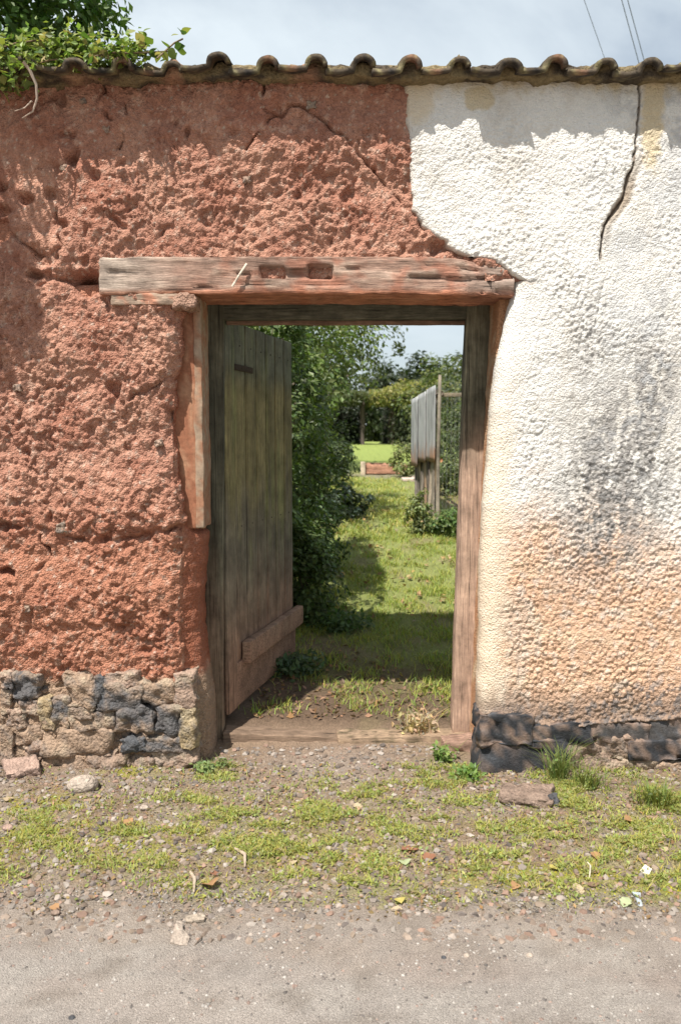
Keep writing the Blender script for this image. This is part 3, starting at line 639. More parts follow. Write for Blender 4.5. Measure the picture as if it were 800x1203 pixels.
# --- coping tiles
PT = .2085
def tile_mesh(seed, tilt=0):
    pr = []
    for t in np.linspace(0, 1, 7): pr.append((t*.112, .003*math.cos(t*2*math.pi)))
    for t in np.linspace(0, 1, 15)[1:]: pr.append((.112+.051*(1-math.cos(math.pi*t)), .002+.046*math.sin(math.pi*t)**.85))
    pr = np.array(pr); th_ = .021; d = np.gradient(pr, axis=0); nn = np.c_[-d[:, 1], d[:, 0]]; nn /= np.linalg.norm(nn, axis=1)[:, None]
    loop = np.r_[pr, (pr-nn*th_)[::-1]]; m = len(loop); ln = .40; ny = 16
    V = []
    for j, yy in enumerate(np.linspace(0, ln, ny)): V.append(np.c_[loop[:, 0], np.full(m, yy), loop[:, 1]])
    V = np.concatenate(V); F = []
    for j in range(ny-1):
        for i in range(m): i2 = (i+1) % m; F.append((j*m+i, j*m+i2, (j+1)*m+i2, (j+1)*m+i))
    h = len(pr)
    for i in range(h-1): F.append((i, m-1-i, m-2-i, i+1)); b = (ny-1)*m; F.append((b+i, b+i+1, b+m-2-i, b+m-1-i))
    F = np.array(F); n = fbm(V[:, 0]*20+seed, V[:, 1]*20, V[:, 2]*20, 3, seed)
    V = V+np.c_[.004*n, .018*perlin(V[:, 0]*24+seed, 0*V[:, 0], V[:, 2]*24, seed), .0045*fbm(V[:, 0]*14, V[:, 1]*10+seed, 0, 2, seed)]
    C = np.tile([.085, .066, .046], (len(V), 1)); C = lerp3(C, (.19, .165, .09), sst(.1, .45, n)); C = lerp3(C, (.035, .03, .026), sst(.0, .45, -n)); C = lerp3(C, (.20, .10, .06), sst(.25, .5, perlin(V[:, 0]*9, V[:, 1]*9+seed, 0, 3))*.6)
    return mesh('tile', V, F, M_tile, C, True)
TM = [tile_mesh(700+i) for i in range(8)]; slope = math.radians(13)
z_e = PZ(80.5, -.135); x_first = PX(44, 75, -.13)-PT*26
for i in range(68):
    for row in (0, 1):
        o = bpy.data.objects.new('tile', TM[(i*5+row*3+i//3) % 8]); r = random.Random(i*2+row)
        yy, zz_ = (-.135, z_e) if row == 0 else (.18, z_e+.085)
        o.location = (x_first+i*PT+r.uniform(-.006, .006), yy+r.uniform(-.034, .016), zz_+r.uniform(-.007, .006)); o.rotation_euler = (slope+r.uniform(-.03, .03), r.uniform(-.09, .09), r.uniform(-.06, .06)); o.scale = (r.uniform(.97, 1.04), 1, r.uniform(.82, 1.15)); link(o, wall)
    o = bpy.data.objects.new('tile', TM[(i*3) % 8]); o.location = (x_first+(i+1)*PT, .86, z_e-.02); o.rotation_euler = (slope, 0, math.pi); link(o, wall)
x_ = -7; 
V, F, N = rbox(14, .17, .055, .02, .02); V += np.array([0, .0, PZ(84, -.08)+.003]); 
V[:, 2] += -.012*sst(.0, .5, fbm(V[:, 0]*5, 0, 0, 3, 31)); ph_ = ((V[:, 0]-x_first)/PT) % 1; idx = np.floor((V[:, 0]-x_first)/PT)
V[:, 2] += np.where(V[:, 2] > PZ(84, -.08), .040*np.exp(-((ph_-.78)/.13)**2)*(.35+.75*((idx*7919 % 11)/11)), 0); V = rough(V, N, .018, .06, 33)
n = fbm(V[:, 0]*8, V[:, 1]*8, V[:, 2]*20, 3, 35)
C = lerp3(np.tile([.20, .155, .085], (len(V), 1)), (.07, .055, .04), sst(0, .4, n)); C = lerp3(C, (.36, .20, .13), sst(.05, .4, fbm(V[:, 0]*3, 0, 5, 2, 37))*sst(.3, .0, V[:, 0])*.8)
mk('mortar_bed', V, F, M_stone, wall, C)
V, F, N = rbox(14, .2, .10, .05, .1); V += np.array([0, .30, z_e+.10]); V = rough(V, N, .012, .15, 34); mk('ridge_mortar', V, F, M_stone, wall, np.array([.2, .17, .12]))
V, F, N = rbox(14, .5, .22, .05, .2); V += np.array([0, .31, z_e-.06]); mk('wall_head', V, F, M_cob, wall, np.array([.3, .15, .1]))

# ------------------------------------------------------------------ foliage machinery
def leafset(P0, D, size, colr, seed, shape='diamond', jit=.35):
    """P0 nx3 positions, D nx3 preferred normals; returns V, F, C of quads (each leaf one folded pair for 'fold')"""
    r = np.random.default_rng(seed); n = len(P0)
    nrm = D+r.normal(0, jit, (n, 3)); nrm /= np.linalg.norm(nrm, axis=1)[:, None]+1e-9
    a = np.cross(nrm, r.normal(0, 1, (n, 3))); a /= np.linalg.norm(a, axis=1)[:, None]+1e-9; b = np.cross(nrm, a)
    s = size*r.uniform(.6, 1.3, n)[:, None]; wv = .62
    mid = -nrm*s*.12
    v = [P0, P0+a*s*.45+b*s*.5*wv-mid*0+nrm*s*.10, P0+a*s*1.05, P0+a*s*.45-b*s*.5*wv+nrm*s*.10]
    V = np.stack(v, 1).reshape(-1, 3); i = np.arange(n)*4
    F = np.concatenate([np.stack([i, i+1, i+2], 1), np.stack([i, i+2, i+3], 1)])
    c = np.asarray(colr)
    if c.ndim == 1: c = np.tile(c, (n, 1))
    c = c*r.uniform(.65, 1.4, (n, 1))*np.c_[r.uniform(.85, 1.2, n), np.ones(n), r.uniform(.7, 1.2, n)]
    return V, F, np.repeat(c, 4, 0)
def crown_pts(c, rad, nclump, nleaf, csize, seed, low=-1):
    r = np.random.default_rng(seed); d = r.normal(0, 1, (nclump, 3)); d /= np.linalg.norm(d, axis=1)[:, None]
    lob = 1+.22*perlin(d[:, 0]*2, d[:, 1]*2, d[:, 2]*2, seed)*2
    q = d*(r.uniform(.35, 1, nclump)**.45*lob)[:, None]; q[:, 2] = np.maximum(q[:, 2], low)
    cc = np.array(c)+q*np.array(rad); k = r.integers(0, nclump, nleaf)
    e = r.normal(0, 1, (nleaf, 3)); e /= np.linalg.norm(e, axis=1)[:, None]; cs = csize*r.uniform(.5, 1.4, nclump)
    Pp = cc[k]+e*(cs[k]*r.uniform(.2, 1, nleaf)**.5)[:, None]; D = e*.5+d[k]*.5+np.array([0, 0, .55]); tone = r.uniform(.7, 1.35, nclump)[k]
    return Pp, D, tone
def tree(name, cat, label, base, c, rad, nclump, nleaf, csize, lsize, colr, seed, trunk=.12, group=None, low=-.8, limbs=7, keep=None):
    root = empty(name, base); tag(root, label, cat, group)
    Pp, D, tone = crown_pts(c, rad, nclump, nleaf, csize, seed, low)
    gr = tz(Pp[:, 0], Pp[:, 1]); ok = Pp[:, 2] > gr+.02
    if keep is not None: ok &= keep(Pp)
    Pp, D, tone = Pp[ok], D[ok], tone[ok]
    V, F, C = leafset(Pp, D, lsize, np.array(colr)*tone[:, None], seed)
    mk('crown', V, F, M_leaf, root, C, False)
    top = Vector(c); ps = []
    V, F = tube(wander(base, top, 6, rad[0]*.12, seed), [trunk*(1-.1*i) for i in range(7)], 9); ps.append((V, F))
    r = random.Random(seed)
    for k in range(limbs):
        t = r.uniform(.25, .9); st = Vector(base).lerp(top, t); d = Vector((r.uniform(-1, 1)*rad[0], r.uniform(-1, 1)*rad[1], r.uniform(.0, .8)*rad[2]))*.75
        en = top*.5+st*.5+d; 
        if keep is not None and not keep(np.array([en[:]]))[0]: continue
        ps.append(tube(wander(st, en, 5, .12*rad[0], seed+k), [trunk*.5*(1-.16*i) for i in range(6)], 7))
    V, F, _ = join(ps); mk('trunk', V, F, M_bark, root, np.array([.12, .095, .07]))
    return root

# ------------------------------------------------------------------ garden trees and shrubs
kd = lambda Q: (Q[:, 1] > .75) & (Q[:, 2] < .35+(.36-Q[:, 0])/.306+.25*perlin(Q[:, 0]*4, Q[:, 1]*4, 0, 8)) & ~((Q[:, 0] > -1.05) & (Q[:, 1] < 1.75) & (Q[:, 0] > HX+(Q[:, 1]-HY)*dxn/dyn-.10)) & (Q[:, 0] < -.04+.03*np.maximum(Q[:, 1]-2, 0)+.1*perlin(Q[:, 1]*3, Q[:, 2]*3, 0, 5))
tree('leafy_shrub', 'shrub', 'tall dark glossy shrub crowding the path just behind the open door', (-.75, 2.6, float(tz(-.75, 2.6))), (-.78, 2.75, 1.75), (.80, 1.25, 1.75), 420, 30000, .13, .048, (.075, .115, .035), 801, .04, keep=kd, low=-.97)
tree('garden_tree', 'tree', 'broad green tree reaching over the path beyond the glossy shrub', (-1.6, 6.2, float(tz(-1.6, 6.2))), (-1.2, 6.4, 2.6), (1.55, 1.9, 1.75), 420, 24000, .22, .065, (.11, .15, .045), 802, .10, keep=lambda Q: Q[:, 0] < -.12+.75*np.clip(Q[:, 2]-1.75, 0, .95)+.08*perlin(Q[:, 1]*4, Q[:, 2]*4, 0, 6), low=-.95)
tree('apple_tree', 'tree', 'lighter green tree with open branches left of the far pergola', (-1.4, 15, float(tz(-1.4, 15))), (-.9, 15, 4.0), (2.3, 2.2, 1.35), 260, 14000, .32, .10, (.10, .125, .04), 803, .14, low=-.8)
tree('dark_bush', 'shrub', 'low dark bush at the left edge of the lawn before the pergola', (-1.5, 16.5, float(tz(-1.5, 16.5))), (-1.3, 16.5, 1.3), (1.5, 1.2, .9), 90, 7000, .3, .09, (.035, .05, .02), 804, .05)
for i, (a, b, c_, rx_, rz_, cl, lb) in enumerate([(1.2, 56, 3.6, 4.2, 3.0, (.04, .055, .022), 'dark rounded tree on the skyline above the left half of the pergola'), (5.2, 54, 3.9, 3.6, 3.4, (.035, .05, .02), 'dark domed tree on the skyline just left of the tin fence'),
        (8.6, 58, 4.2, 4.6, 3.6, (.03, .042, .02), 'darkest tree on the skyline, above the tin fence and netting'), (-5, 60, 5, 6, 5, (.04, .055, .025), 'tall far tree mostly behind the garden tree'), (14, 60, 4, 5, 3.6, (.035, .05, .02), 'far dark tree on the skyline at the right of the doorway'),
        (-14, 62, 5, 6, 5, (.035, .05, .02), 'far tree beyond the left end of the wall'), (23, 64, 4, 6, 4, (.04, .055, .02), 'far tree beyond the right end of the wall')]):
    tree('broadleaf_tree', 'tree', lb, (a, b, 1.3), (a, b, c_), (rx_, 3, rz_), 130, 7000, .8, .36, cl, 810+i, .3, 'trees along the far side of the garden', low=-.85, limbs=4)
# far hedge with a gap
for i, (x0, x1, lb) in enumerate([(-9, 1.05, 'dark hedge closing the garden left of the pergola gap'), (2.15, 16, 'dark hedge closing the garden right of the pergola gap')]):
    r = np.random.default_rng(830+i); n = int((x1-x0)*1400)
    Q = np.c_[r.uniform(x0, x1, n), r.uniform(36.5, 38, n), 1.2+r.uniform(0, 1, n)*(2.0+.35*perlin(r.uniform(x0, x1, n), 0, 0, 3))]
    V, F, C = leafset(Q, np.tile([0, -.6, .5], (n, 1)), .2, (.022, .032, .015), 832+i, jit=.8)
    root = empty('hedge', ((x0+x1)/2, 37.2, 1.25)); tag(root, lb, 'hedge', 'hedge at the end of the garden'); mk('foliage', V, F, M_leaf, root, C, False)
    V, F, N = rbox(x1-x0, .8, 1.9, .2, .5); V += np.array([(x0+x1)/2, 37.3, 2.1]); V = rough(V, N, .2, .8, 3); mk('branches', V, F, M_bark, root, np.array([.02, .02, .014]))
# pergola smothered by a climber
pg = empty('pergola', (1.7, 34, 1.27)); tag(pg, 'rustic pergola smothered in a yellow-green climber at the end of the lawn', 'pergola')
for i, x in enumerate((-.6, 1.0, 2.35, 3.9, 5.0)):
    for y in (32.8, 35.4):
        z0 = float(tz(x, y)); V, F = tube(wander((x, y, z0-.1), (x+.05, y, 3.25), 4, .05, i), .085, 8); mk('post', V, F, M_bark, pg, np.array([.07, .055, .045]))
for y in (32.8, 35.4):
    V, F = tube([(-1, y, 3.26), (2, y, 3.3), (5.4, y, 3.26)], .07, 6); mk('beam', V, F, M_bark, pg, np.array([.07, .055, .045]))
for i in range(8):
    V, F = tube([(-.8+i*.83, 32.3, 3.38), (-.8+i*.83, 35.9, 3.38)], .05, 6); mk('rafter', V, F, M_bark, pg, np.array([.07, .055, .045]))
r = np.random.default_rng(840); n = 9000; hx = r.uniform(-1.2, 5.6, n); hy = r.uniform(32.0, 36.0, n); top = .35+.5*sst(1.2, 3.2, hx)+.25*perlin(hx*1.1, hy*1.1, 0, 9)
Q = np.c_[hx, hy, 3.25+r.uniform(-.35, 1, n)*np.maximum(top, .1)]; cl = np.where(((hx > 1.3))[:, None], np.array([.20, .20, .06]), np.array([.07, .085, .03]))
V, F, C = leafset(Q, np.tile([0, -.4, .8], (n, 1)), .17, cl, 841, jit=.6); mk('climber', V, F, M_leaf, pg, C, False)
n = 3500; hx = r.choice([2.6, 3.0, 3.4, 3.9, 4.6], n)+r.normal(0, .25, n); Q = np.c_[hx, 32.6+r.normal(0, .25, n), r.uniform(1.3, 3.4, n)]
V, F, C = leafset(Q, np.tile([0, -.6, .4], (n, 1)), .13, (.035, .045, .02), 842, jit=.8); mk('hanging_growth', V, F, M_leaf, pg, C, False)

# raised bed, slabs, pot
rb = empty('raised_bed', (1.0, 13.6, .78)); tag(rb, 'low raised bed edged with terracotta coloured boards in front of the lawn', 'raised bed')
bx0, bx1 = PX(428, 552, 13.3), PX(478, 552, 13.3)
for (x0, x1, y0, y1, k) in ((bx0, bx1, 13.3, 13.34, 0), (bx0, bx1, 14.5, 14.54, 1), (bx0, bx0+.04, 13.345, 14.495, 2), (bx1-.04, bx1, 13.345, 14.495, 3)):
    for lv in (0, 1):
        V, F, N = rbox(x1-x0, y1-y0, .098, .006, .2); V += np.array([(x0+x1)/2, (y0+y1)/2, .79+.05+lv*.1]); mk('board', V, F, M_woodx, rb, np.array([.42, .22, .145])*(1+.1*lv))
V, F, N = rbox(bx1-bx0-.09, 1.13, .14, .02, .06); V += np.array([(bx0+bx1)/2, 13.92, .87]); V = rough(V, N, .02, .08, 4); mk('soil', V, F, M_ground, rb, np.array([.16, .10, .07]))
V, F, N = rbox(.1, .1, .3, .01, .05); V += np.array([bx0-.03, 13.3, .9]); mk('corner_post', V, F, M_woodz, rb, np.array([.55, .45, .33]))
for i, (px, lb) in enumerate([(485, 'pale pinkish paving slab nearest the raised bed'), (497, 'pale paving slab at the foot of the tin fence')]):
    V, F, N = rbox(.42, .5, .06, .012, .1); x, z = PX(px, 560, 11.8+.3*i), float(tz(1, 11.8)); V += np.array([x, 11.8+.3*i, z+.03]); o = mk('paving_slab', V, F, M_stone, None, np.array([.55, .44, .38])); tag(o, lb, 'slab', 'slabs beside the raised bed')
def pot(x, y, s, lb, leafc, seed, potc, n=300, lh=.25):
    z = float(tz(x, y)); root = empty('potted_plant', (x, y, z)); tag(root, lb, 'plant')
    prof = [(.0, .0), (.10, .0), (.13, .16), (.14, .18), (.12, .18), (.11, .15), (0, .15)]; ns = 16
    V = np.array([(x+r_*s*math.cos(2*math.pi*k/ns), y+r_*s*math.sin(2*math.pi*k/ns), z+h*s) for r_, h in prof for k in range(ns)])
    F = np.array([(i*ns+k, i*ns+(k+1) % ns, (i+1)*ns+(k+1) % ns, (i+1)*ns+k) for i in range(len(prof)-1) for k in range(ns)]); mk('pot', V, F, M_stone, root, np.array(potc))
    r = np.random.default_rng(seed); e = r.normal(0, 1, (n, 3)); e /= np.linalg.norm(e, axis=1)[:, None]
    Q = np.array([x, y, z+.18*s+lh*s])+e*np.array([.2, .2, lh])*s; V, F, C = leafset(Q, e+[0, 0, .4], .09*s, leafc, seed); mk('leaves', V, F, M_leaf, root, C, False)
x, y, z = Gp(401, 560); pot(x, y, 1.1, 'dark leafy plant in a black pot beside the path before the lawn', (.03, .045, .025), 851, (.04, .04, .045))
x, y, z = Gp(389, 561); pot(x, y, .8, 'small plant in a whitish pot half hidden by the shrubs', (.05, .07, .03), 852, (.5, .5, .48), 120)

# tin fence
tf = empty('tin_fence', (1.15, 7, .6)); tag(tf, 'short fence of corrugated tin over rusty boards beside the garden path', 'fence')
nx_, ny_, fx_, fy_ = PX(513, 500, 5.72), 5.72, PX(488, 500, 8.4), 8.4
def fpt(t, z, off=0):
    L2 = math.hypot(fx_-nx_, fy_-ny_); return (nx_+(fx_-nx_)*t-(fy_-ny_)/L2*off, ny_+(fy_-ny_)*t+(fx_-nx_)/L2*off, z)
ztn, zbn = PZ(449, 5.72), PZ(543, 5.72)
for k, (t0, t1) in enumerate(((0.0, .36), (.335, .69), (.665, 1.0))):
    nn_ = 46; V = []
    for j in range(14):
        v = j/13; zc = (zbn-.06*k+.03*(k % 2)) *(1-v)+(ztn-.03-.02*k)*v
        for i in range(nn_):
            t = t0+(t1-t0)*i/(nn_-1); V.append(fpt(t, zc, .012*math.sin(i/(nn_-1)*(t1-t0)*2.75/.076*2*math.pi)+.018*k+.02))
    V = np.array(V); F = grid_faces(14, nn_); V2_ = V+np.array([-.0, 0, 0]); n = fbm(V[:, 0]*3, V[:, 1]*6, V[:, 2]*2, 3, 861+k)
    C = lerp3(np.tile([.34, .345, .35], (len(V), 1)), (.20, .20, .205), sst(0, .4, n)); C = lerp3(C, (.30, .15, .08), sst(zbn+.20, zbn-.02, V[:, 2]+.25*n)*.85)
    o = mk('tin_sheet', V, F, M_tin, tf, C); sm_ = o.modifiers.new('thickness', 'SOLIDIFY'); sm_.thickness = .0015
for k in range(8):
    t0 = .02+k*.12; V, F, N = rbox(.018, .20, .78+.12*random.random(), .003, .1); a = math.atan2(fx_-nx_, fy_-ny_); ht = V[:, 2].max(); gz = float(tz(nx_, ny_+(fy_-ny_)*t0))
    base = np.array(fpt(t0+.05, 0, -.03+.008*(k % 2))); V = np.c_[V[:, 0]*math.cos(a)+V[:, 1]*math.sin(a), -V[:, 0]*math.sin(a)+V[:, 1]*math.cos(a), V[:, 2]+ht+gz-.02]+base
    V[:, 0] += .06*(V[:, 2]-1)*(k % 3-1)
    mk('board', V, F, M_woodz, tf, np.array([(.36, .24, .16), (.26, .22, .18), (.42, .34, .26), (.18, .15, .125)][k % 4]))
for t, zt_, c_, rr in ((0., PZ(440, 5.72), (.17, .145, .11), .022), (.36, ztn-.02, (.10, .08, .07), .05), (.70, ztn-.06, (.08, .065, .06), .06), (1.0, ztn-.1, (.12, .10, .085), .07)):
    q = fpt(t, 0, -.06 if t else -.02); V, F = tube([(q[0], q[1], float(tz(q[0], q[1]))-.1), (q[0], q[1], 1.4), (q[0]+.01, q[1], zt_)], [rr, rr, rr*.9], 8); mk('post', V, F, M_woodz, tf, np.array(c_))
for z0, c_ in ((PZ(540, 5.72), (.42, .20, .10)), (ztn-.12, (.2, .16, .12))):
    V, F = tube([fpt(0, z0, -.05), fpt(.5, z0-.02, -.05), fpt(1, z0, -.05)], .028, 6); mk('rail', V, F, M_woodx, tf, np.array(c_))
# netting cage
nf = empty('netting_fence', (1.7, 5.7, .57)); tag(nf, 'wire netting fence with a timber rail running right from the tin fence', 'fence')
zr = PZ(463, 5.72)
V, F, N = rbox(2.2, .05, .045, .005, .2); V += np.array([nx_+1.12, 5.80, zr]); mk('rail', V, F, M_woodx, nf, np.array([.25, .20, .14]))
for x in (nx_+1.1, nx_+2.2):
    V, F = tube([(x, 5.80, .45), (x, 5.80, zr+.05)], .03, 8); mk('post', V, F, M_woodz, nf, np.array([.22, .17, .12]))
ps = []; rw = .0011
for k in range(46):
    x = nx_+.03+k*.048; z0 = .55
    for sgn in (1, -1):
        pts = [(x+sgn*.012*((j % 2)*2-1), 5.76, z0+j*.055) for j in range(int((zr+.12-z0)/.055))]; ps.append(tube(pts, rw, 3, False))
V, F, _ = join(ps); o = mk('netting', V, F, M_tin, nf, np.array([.30, .32, .28])); o['kind'] = 'stuff'
for (x, yy, s_, h, lb, sd_) in ((-.27, 2.1, .22, .40, 'dark leafy growth filling the gap between the door edge and the path', 881), (-.30, 3.5, .32, .55, 'dark green bush at the foot of the tall shrub, farther along the path', 882)):
    z = float(tz(x, yy)); root = empty('bush', (x, yy, z)); tag(root, lb, 'bush'); Pp, D, tone = crown_pts((x, yy, z+h*.8), (s_, s_*1.1, h), 70, 5200, .12, sd_, -.85)
    ok = (Pp[:, 2] > tz(Pp[:, 0], Pp[:, 1])) & (Pp[:, 1] > 1.62); V, F, C = leafset(Pp[ok], D[ok], .042, np.array((.075, .115, .035))*tone[ok][:, None], sd_); mk('foliage', V, F, M_leaf, root, C, False)
    V, F, _ = join([tube(wander((x, yy, z-.02), (x+random.uniform(-.5, .5)*s_, yy+random.uniform(-.4, .4)*s_, z+h*1.4), 4, .04, k), [.012, .010, .008, .006, .004], 5) for k in range(6)]); mk('stems', V, F, M_bark, root, np.array([.10, .09, .05]))
# leafy stuff behind the netting and along the path
for i, (px, py, yy, s, h, cl, lb, ls) in enumerate([
    (533, 520, 11.5, .75, .75, (.075, .10, .035), 'bushy green plant behind the wire netting', .08), (560, 480, 15, 1.6, 1.3, (.045, .06, .03), 'dark shrub behind the netting near the post', .10),
    (540, 400, 20, 1.7, 1.5, (.10, .12, .05), 'pale green shrub far behind the netting', .12), (478, 540, 12.6, .38, .42, (.17, .19, .08), 'pale flowering plant at the far end of the tin fence', .06),
    (530, 560, 9., .5, .32, (.13, .16, .06), 'light green vegetable plants inside the netting', .06), (402, 600, 5.9, .30, .22, (.085, .115, .085), 'blue-green leafy plant spilling from the foot of the tree', .06),
    (492, 612, 5.0, .15, .24, (.17, .20, .08), 'pale green weed at the foot of the tin fence', .04), (540, 608, 5.0, .35, .14, (.08, .13, .035), 'green weeds below the netting by the door post', .045), (384, 545, 10.5, .5, .5, (.06, .085, .03), 'rounded bush left of the path by the pots', .07)]):
    x = PX(px, py, yy); z = float(tz(x, yy)); root = empty('bush' if s > .32 else 'weed', (x, yy, z)); tag(root, lb, 'bush' if s > .32 else 'weed')
    Pp, D, tone = crown_pts((x, yy, z+h*.9), (s, s*.8, h), 50, int(900+2600*min(s, 1)), .25*s, 870+i, -.9); ok = Pp[:, 2] > tz(Pp[:, 0], Pp[:, 1])
    V, F, C = leafset(Pp[ok], D[ok], ls, np.array(cl)*tone[ok][:, None], 870+i); mk('foliage', V, F, M_leaf, root, C, False)
    ps = [tube(wander((x, yy, z-.02), (x+random.uniform(-.6, .6)*s, yy+random.uniform(-.5, .5)*s, z+h*1.3), 4, .05, k), [.012, .010, .008, .006, .004], 5) for k in range(6)]; V, F, _ = join(ps); mk('stems', V, F, M_bark, root, np.array([.10, .09, .05]))

# ------------------------------------------------------------------ grass, litter, gravel (stuff)
def blades(Pb, hgt, wid, colr, seed, lean=.6, segs=2):
    r = np.random.default_rng(seed); n = len(Pb); az = r.uniform(0, 2*np.pi, n); d = np.c_[np.cos(az), np.sin(az), np.zeros(n)]; sd2 = np.c_[-np.sin(az), np.cos(az), np.zeros(n)]
    h = hgt*r.uniform(.4, 1.3, n)[:, None]; l = lean*r.uniform(.2, 1.4, n)[:, None]*h; wv = wid*r.uniform(.7, 1.3, n)[:, None]; up = np.array([0, 0, 1.])
    v = [Pb-sd2*wv, Pb+sd2*wv, Pb+d*l*.35+up*h*.65+sd2*wv*.7, Pb+d*l*.35+up*h*.65-sd2*wv*.7, Pb+d*l+up*h]
    V = np.stack(v, 1).reshape(-1, 3); i = np.arange(n)*5
    F = np.concatenate([np.stack([i, i+1, i+2], 1), np.stack([i, i+2, i+3], 1), np.stack([i+3, i+2, i+4], 1)])
    c = np.tile(colr, (n, 1))*r.uniform(.7, 1.35, (n, 1))*np.c_[r.uniform(.8, 1.35, n), np.ones(n), r.uniform(.7, 1.2, n)]
    return V, F, np.repeat(c, 5, 0)
def scatter(n, x0, x1, y0, y1, dens, seed):
    r = np.random.default_rng(seed); x = r.uniform(x0, x1, n); y = r.uniform(y0, y1, n); k = r.uniform(0, 1, n) < dens(x, y); x, y = x[k], y[k]; return np.c_[x, y, tz(x, y)-.002]
def dv(x, y):
    g_ = blobs(x, y, GREEN); cl = sst(.08, .30, fbm(x*4.5, y*7, 0, 4, 901, .65)); return np.clip(g_*1.6, 0, 1.3)*(.05+1.15*cl)*sst(-1.25, -1.0, y+.15*perlin(x*3, 0, 0, 7))*(y < .05)*(tz(x, y) > -1)
Pb = scatter(170000, -1.75, 1.75, -1.25, .02, dv, 902)
V, F, C = blades(Pb, .020, .0019, (.285, .31, .085), 903, 1.7); k = rng.uniform(0, 1, len(Pb)) < .16
C = C.reshape(-1, 5, 3); C[k] = C[k][:, :1]*0+np.array([.40, .33, .18]); C = C.reshape(-1, 3)
o = mk('verge_grass', V, F, M_blade, None, C, False); tag(o, 'short yellow-green grass growing in patches along the gravelly verge', 'grass', kind='stuff')
# low broad leaves (clover, moss cushions)
Pb = scatter(60000, -1.75, 1.75, -1.2, .02, lambda x, y: np.clip(dv(x, y)*.9+.04, 0, 1), 904)
V, F, C = leafset(Pb+np.c_[np.zeros((len(Pb), 2)), rng.uniform(.002, .016, len(Pb))], np.tile([0, -.2, 1.], (len(Pb), 1)), .015, (.25, .28, .085), 905, jit=.6); o = mk('clover', V, F, M_leaf, None, C, False); tag(o, 'low clover and tiny weeds creeping over the verge', 'ground cover', kind='stuff')
Pb = scatter(70000, -1.75, 1.75, -1.25, .02, lambda x, y: np.clip(blobs(x, y, MOSS)*sst(-.2, .3, fbm(x*12, y*12, 0, 3, 906)), 0, 1), 907)
V, F, C = leafset(Pb+np.array([0, 0, .002]), np.tile([0, 0, 1.], (len(Pb), 1)), .009, (.34, .32, .035), 908, jit=.7); o = mk('moss', V, F, M_blade, None, C, False); tag(o, 'yellow-green moss on the damp soil of the verge', 'moss', kind='stuff')
Pb = scatter(6500, -1.75, 1.75, -1.3, .0, lambda x, y: .25+.75*sst(-.1, .4, fbm(x*5, y*7, 0, 3, 931)), 932)
V, F, C = leafset(Pb+np.array([0, 0, .008]), np.tile([0, 0, 1.], (len(Pb), 1)), .017, (.24, .165, .10), 933, jit=.7); o = mk('dead_thatch', V, F, M_dry, None, C, False); tag(o, 'dry brown bits of thatch and leaf scattered over the verge', 'litter', kind='stuff')
def gx(x, y): return sst(.1, 1.2, y+.7*fbm(x*1.5, y*1.5, 0, 3, 911)+.75*x)*(.12+.88*sst(-.15, .3, fbm(x*4, y*3, 0, 3, 912)))*(x > -.9+0*y)
Pb = scatter(64000, -1.0, 1.5, .5, 5.2, gx, 913); V, F, C = blades(Pb, .040, .0028, (.265, .315, .085), 914, 1.3)
Pb = scatter(34000, -1.4, 2.4, 4.8, 12.4, lambda x, y: np.where(x > 1.1, .25, 1)*(.2+.8*sst(-.15, .3, fbm(x*2, y*1.4, 0, 3, 915))), 916); V2, F2, C2_ = blades(Pb, .05, .006, (.30, .335, .105), 917, 1.2)
V, F, C = join([(V, F, C), (V2, F2, C2_)]); o = mk('garden_grass', V, F, M_blade, None, C, False); tag(o, 'rough green grass of the garden path beyond the doorway', 'grass', kind='stuff')
Pb = scatter(2600, -.75, .95, .45, 2.4, lambda x, y: sst(1.9, .7, y+.5*x)*.9*(x > HX+(y-HY)*dxn/dyn+.02), 918)
V, F, C = leafset(Pb+np.array([0, 0, .008]), np.tile([0, 0, 1.], (len(Pb), 1)), .035, (.20, .13, .08), 919, jit=.5); Pb = scatter(2600, -.5, 1.3, 2, 7, lambda x, y: sst(0, .4, fbm(x*3, y*2, 0, 3, 941))*.9, 942); V2, F2, C2_ = leafset(Pb+np.array([0, 0, .03]), np.tile([0, 0, 1.], (len(Pb), 1)), .045, (.27, .20, .11), 943, jit=.6)
V, F, C = join([(V, F, C), (V2, F2, C2_)])
o = mk('leaf_litter', V, F, M_dry, None, C, False); tag(o, 'brown leaf litter on the shaded earth inside the doorway', 'leaf litter', kind='stuff')
ICO_V = []; ph = (1+5**.5)/2
ICO_V = np.array([(-1, ph, 0), (1, ph, 0), (-1, -ph, 0), (1, -ph, 0), (0, -1, ph), (0, 1, ph), (0, -1, -ph), (0, 1, -ph), (ph, 0, -1), (ph, 0, 1), (-ph, 0, -1), (-ph, 0, 1)])/1.902
ICO_F = np.array([(0, 11, 5), (0, 5, 1), (0, 1, 7), (0, 7, 10), (0, 10, 11), (1, 5, 9), (5, 11, 4), (11, 10, 2), (10, 7, 6), (7, 1, 8), (3, 9, 4), (3, 4, 2), (3, 2, 6), (3, 6, 8), (3, 8, 9), (4, 9, 5), (2, 4, 11), (6, 2, 10), (8, 6, 7), (9, 8, 1)])
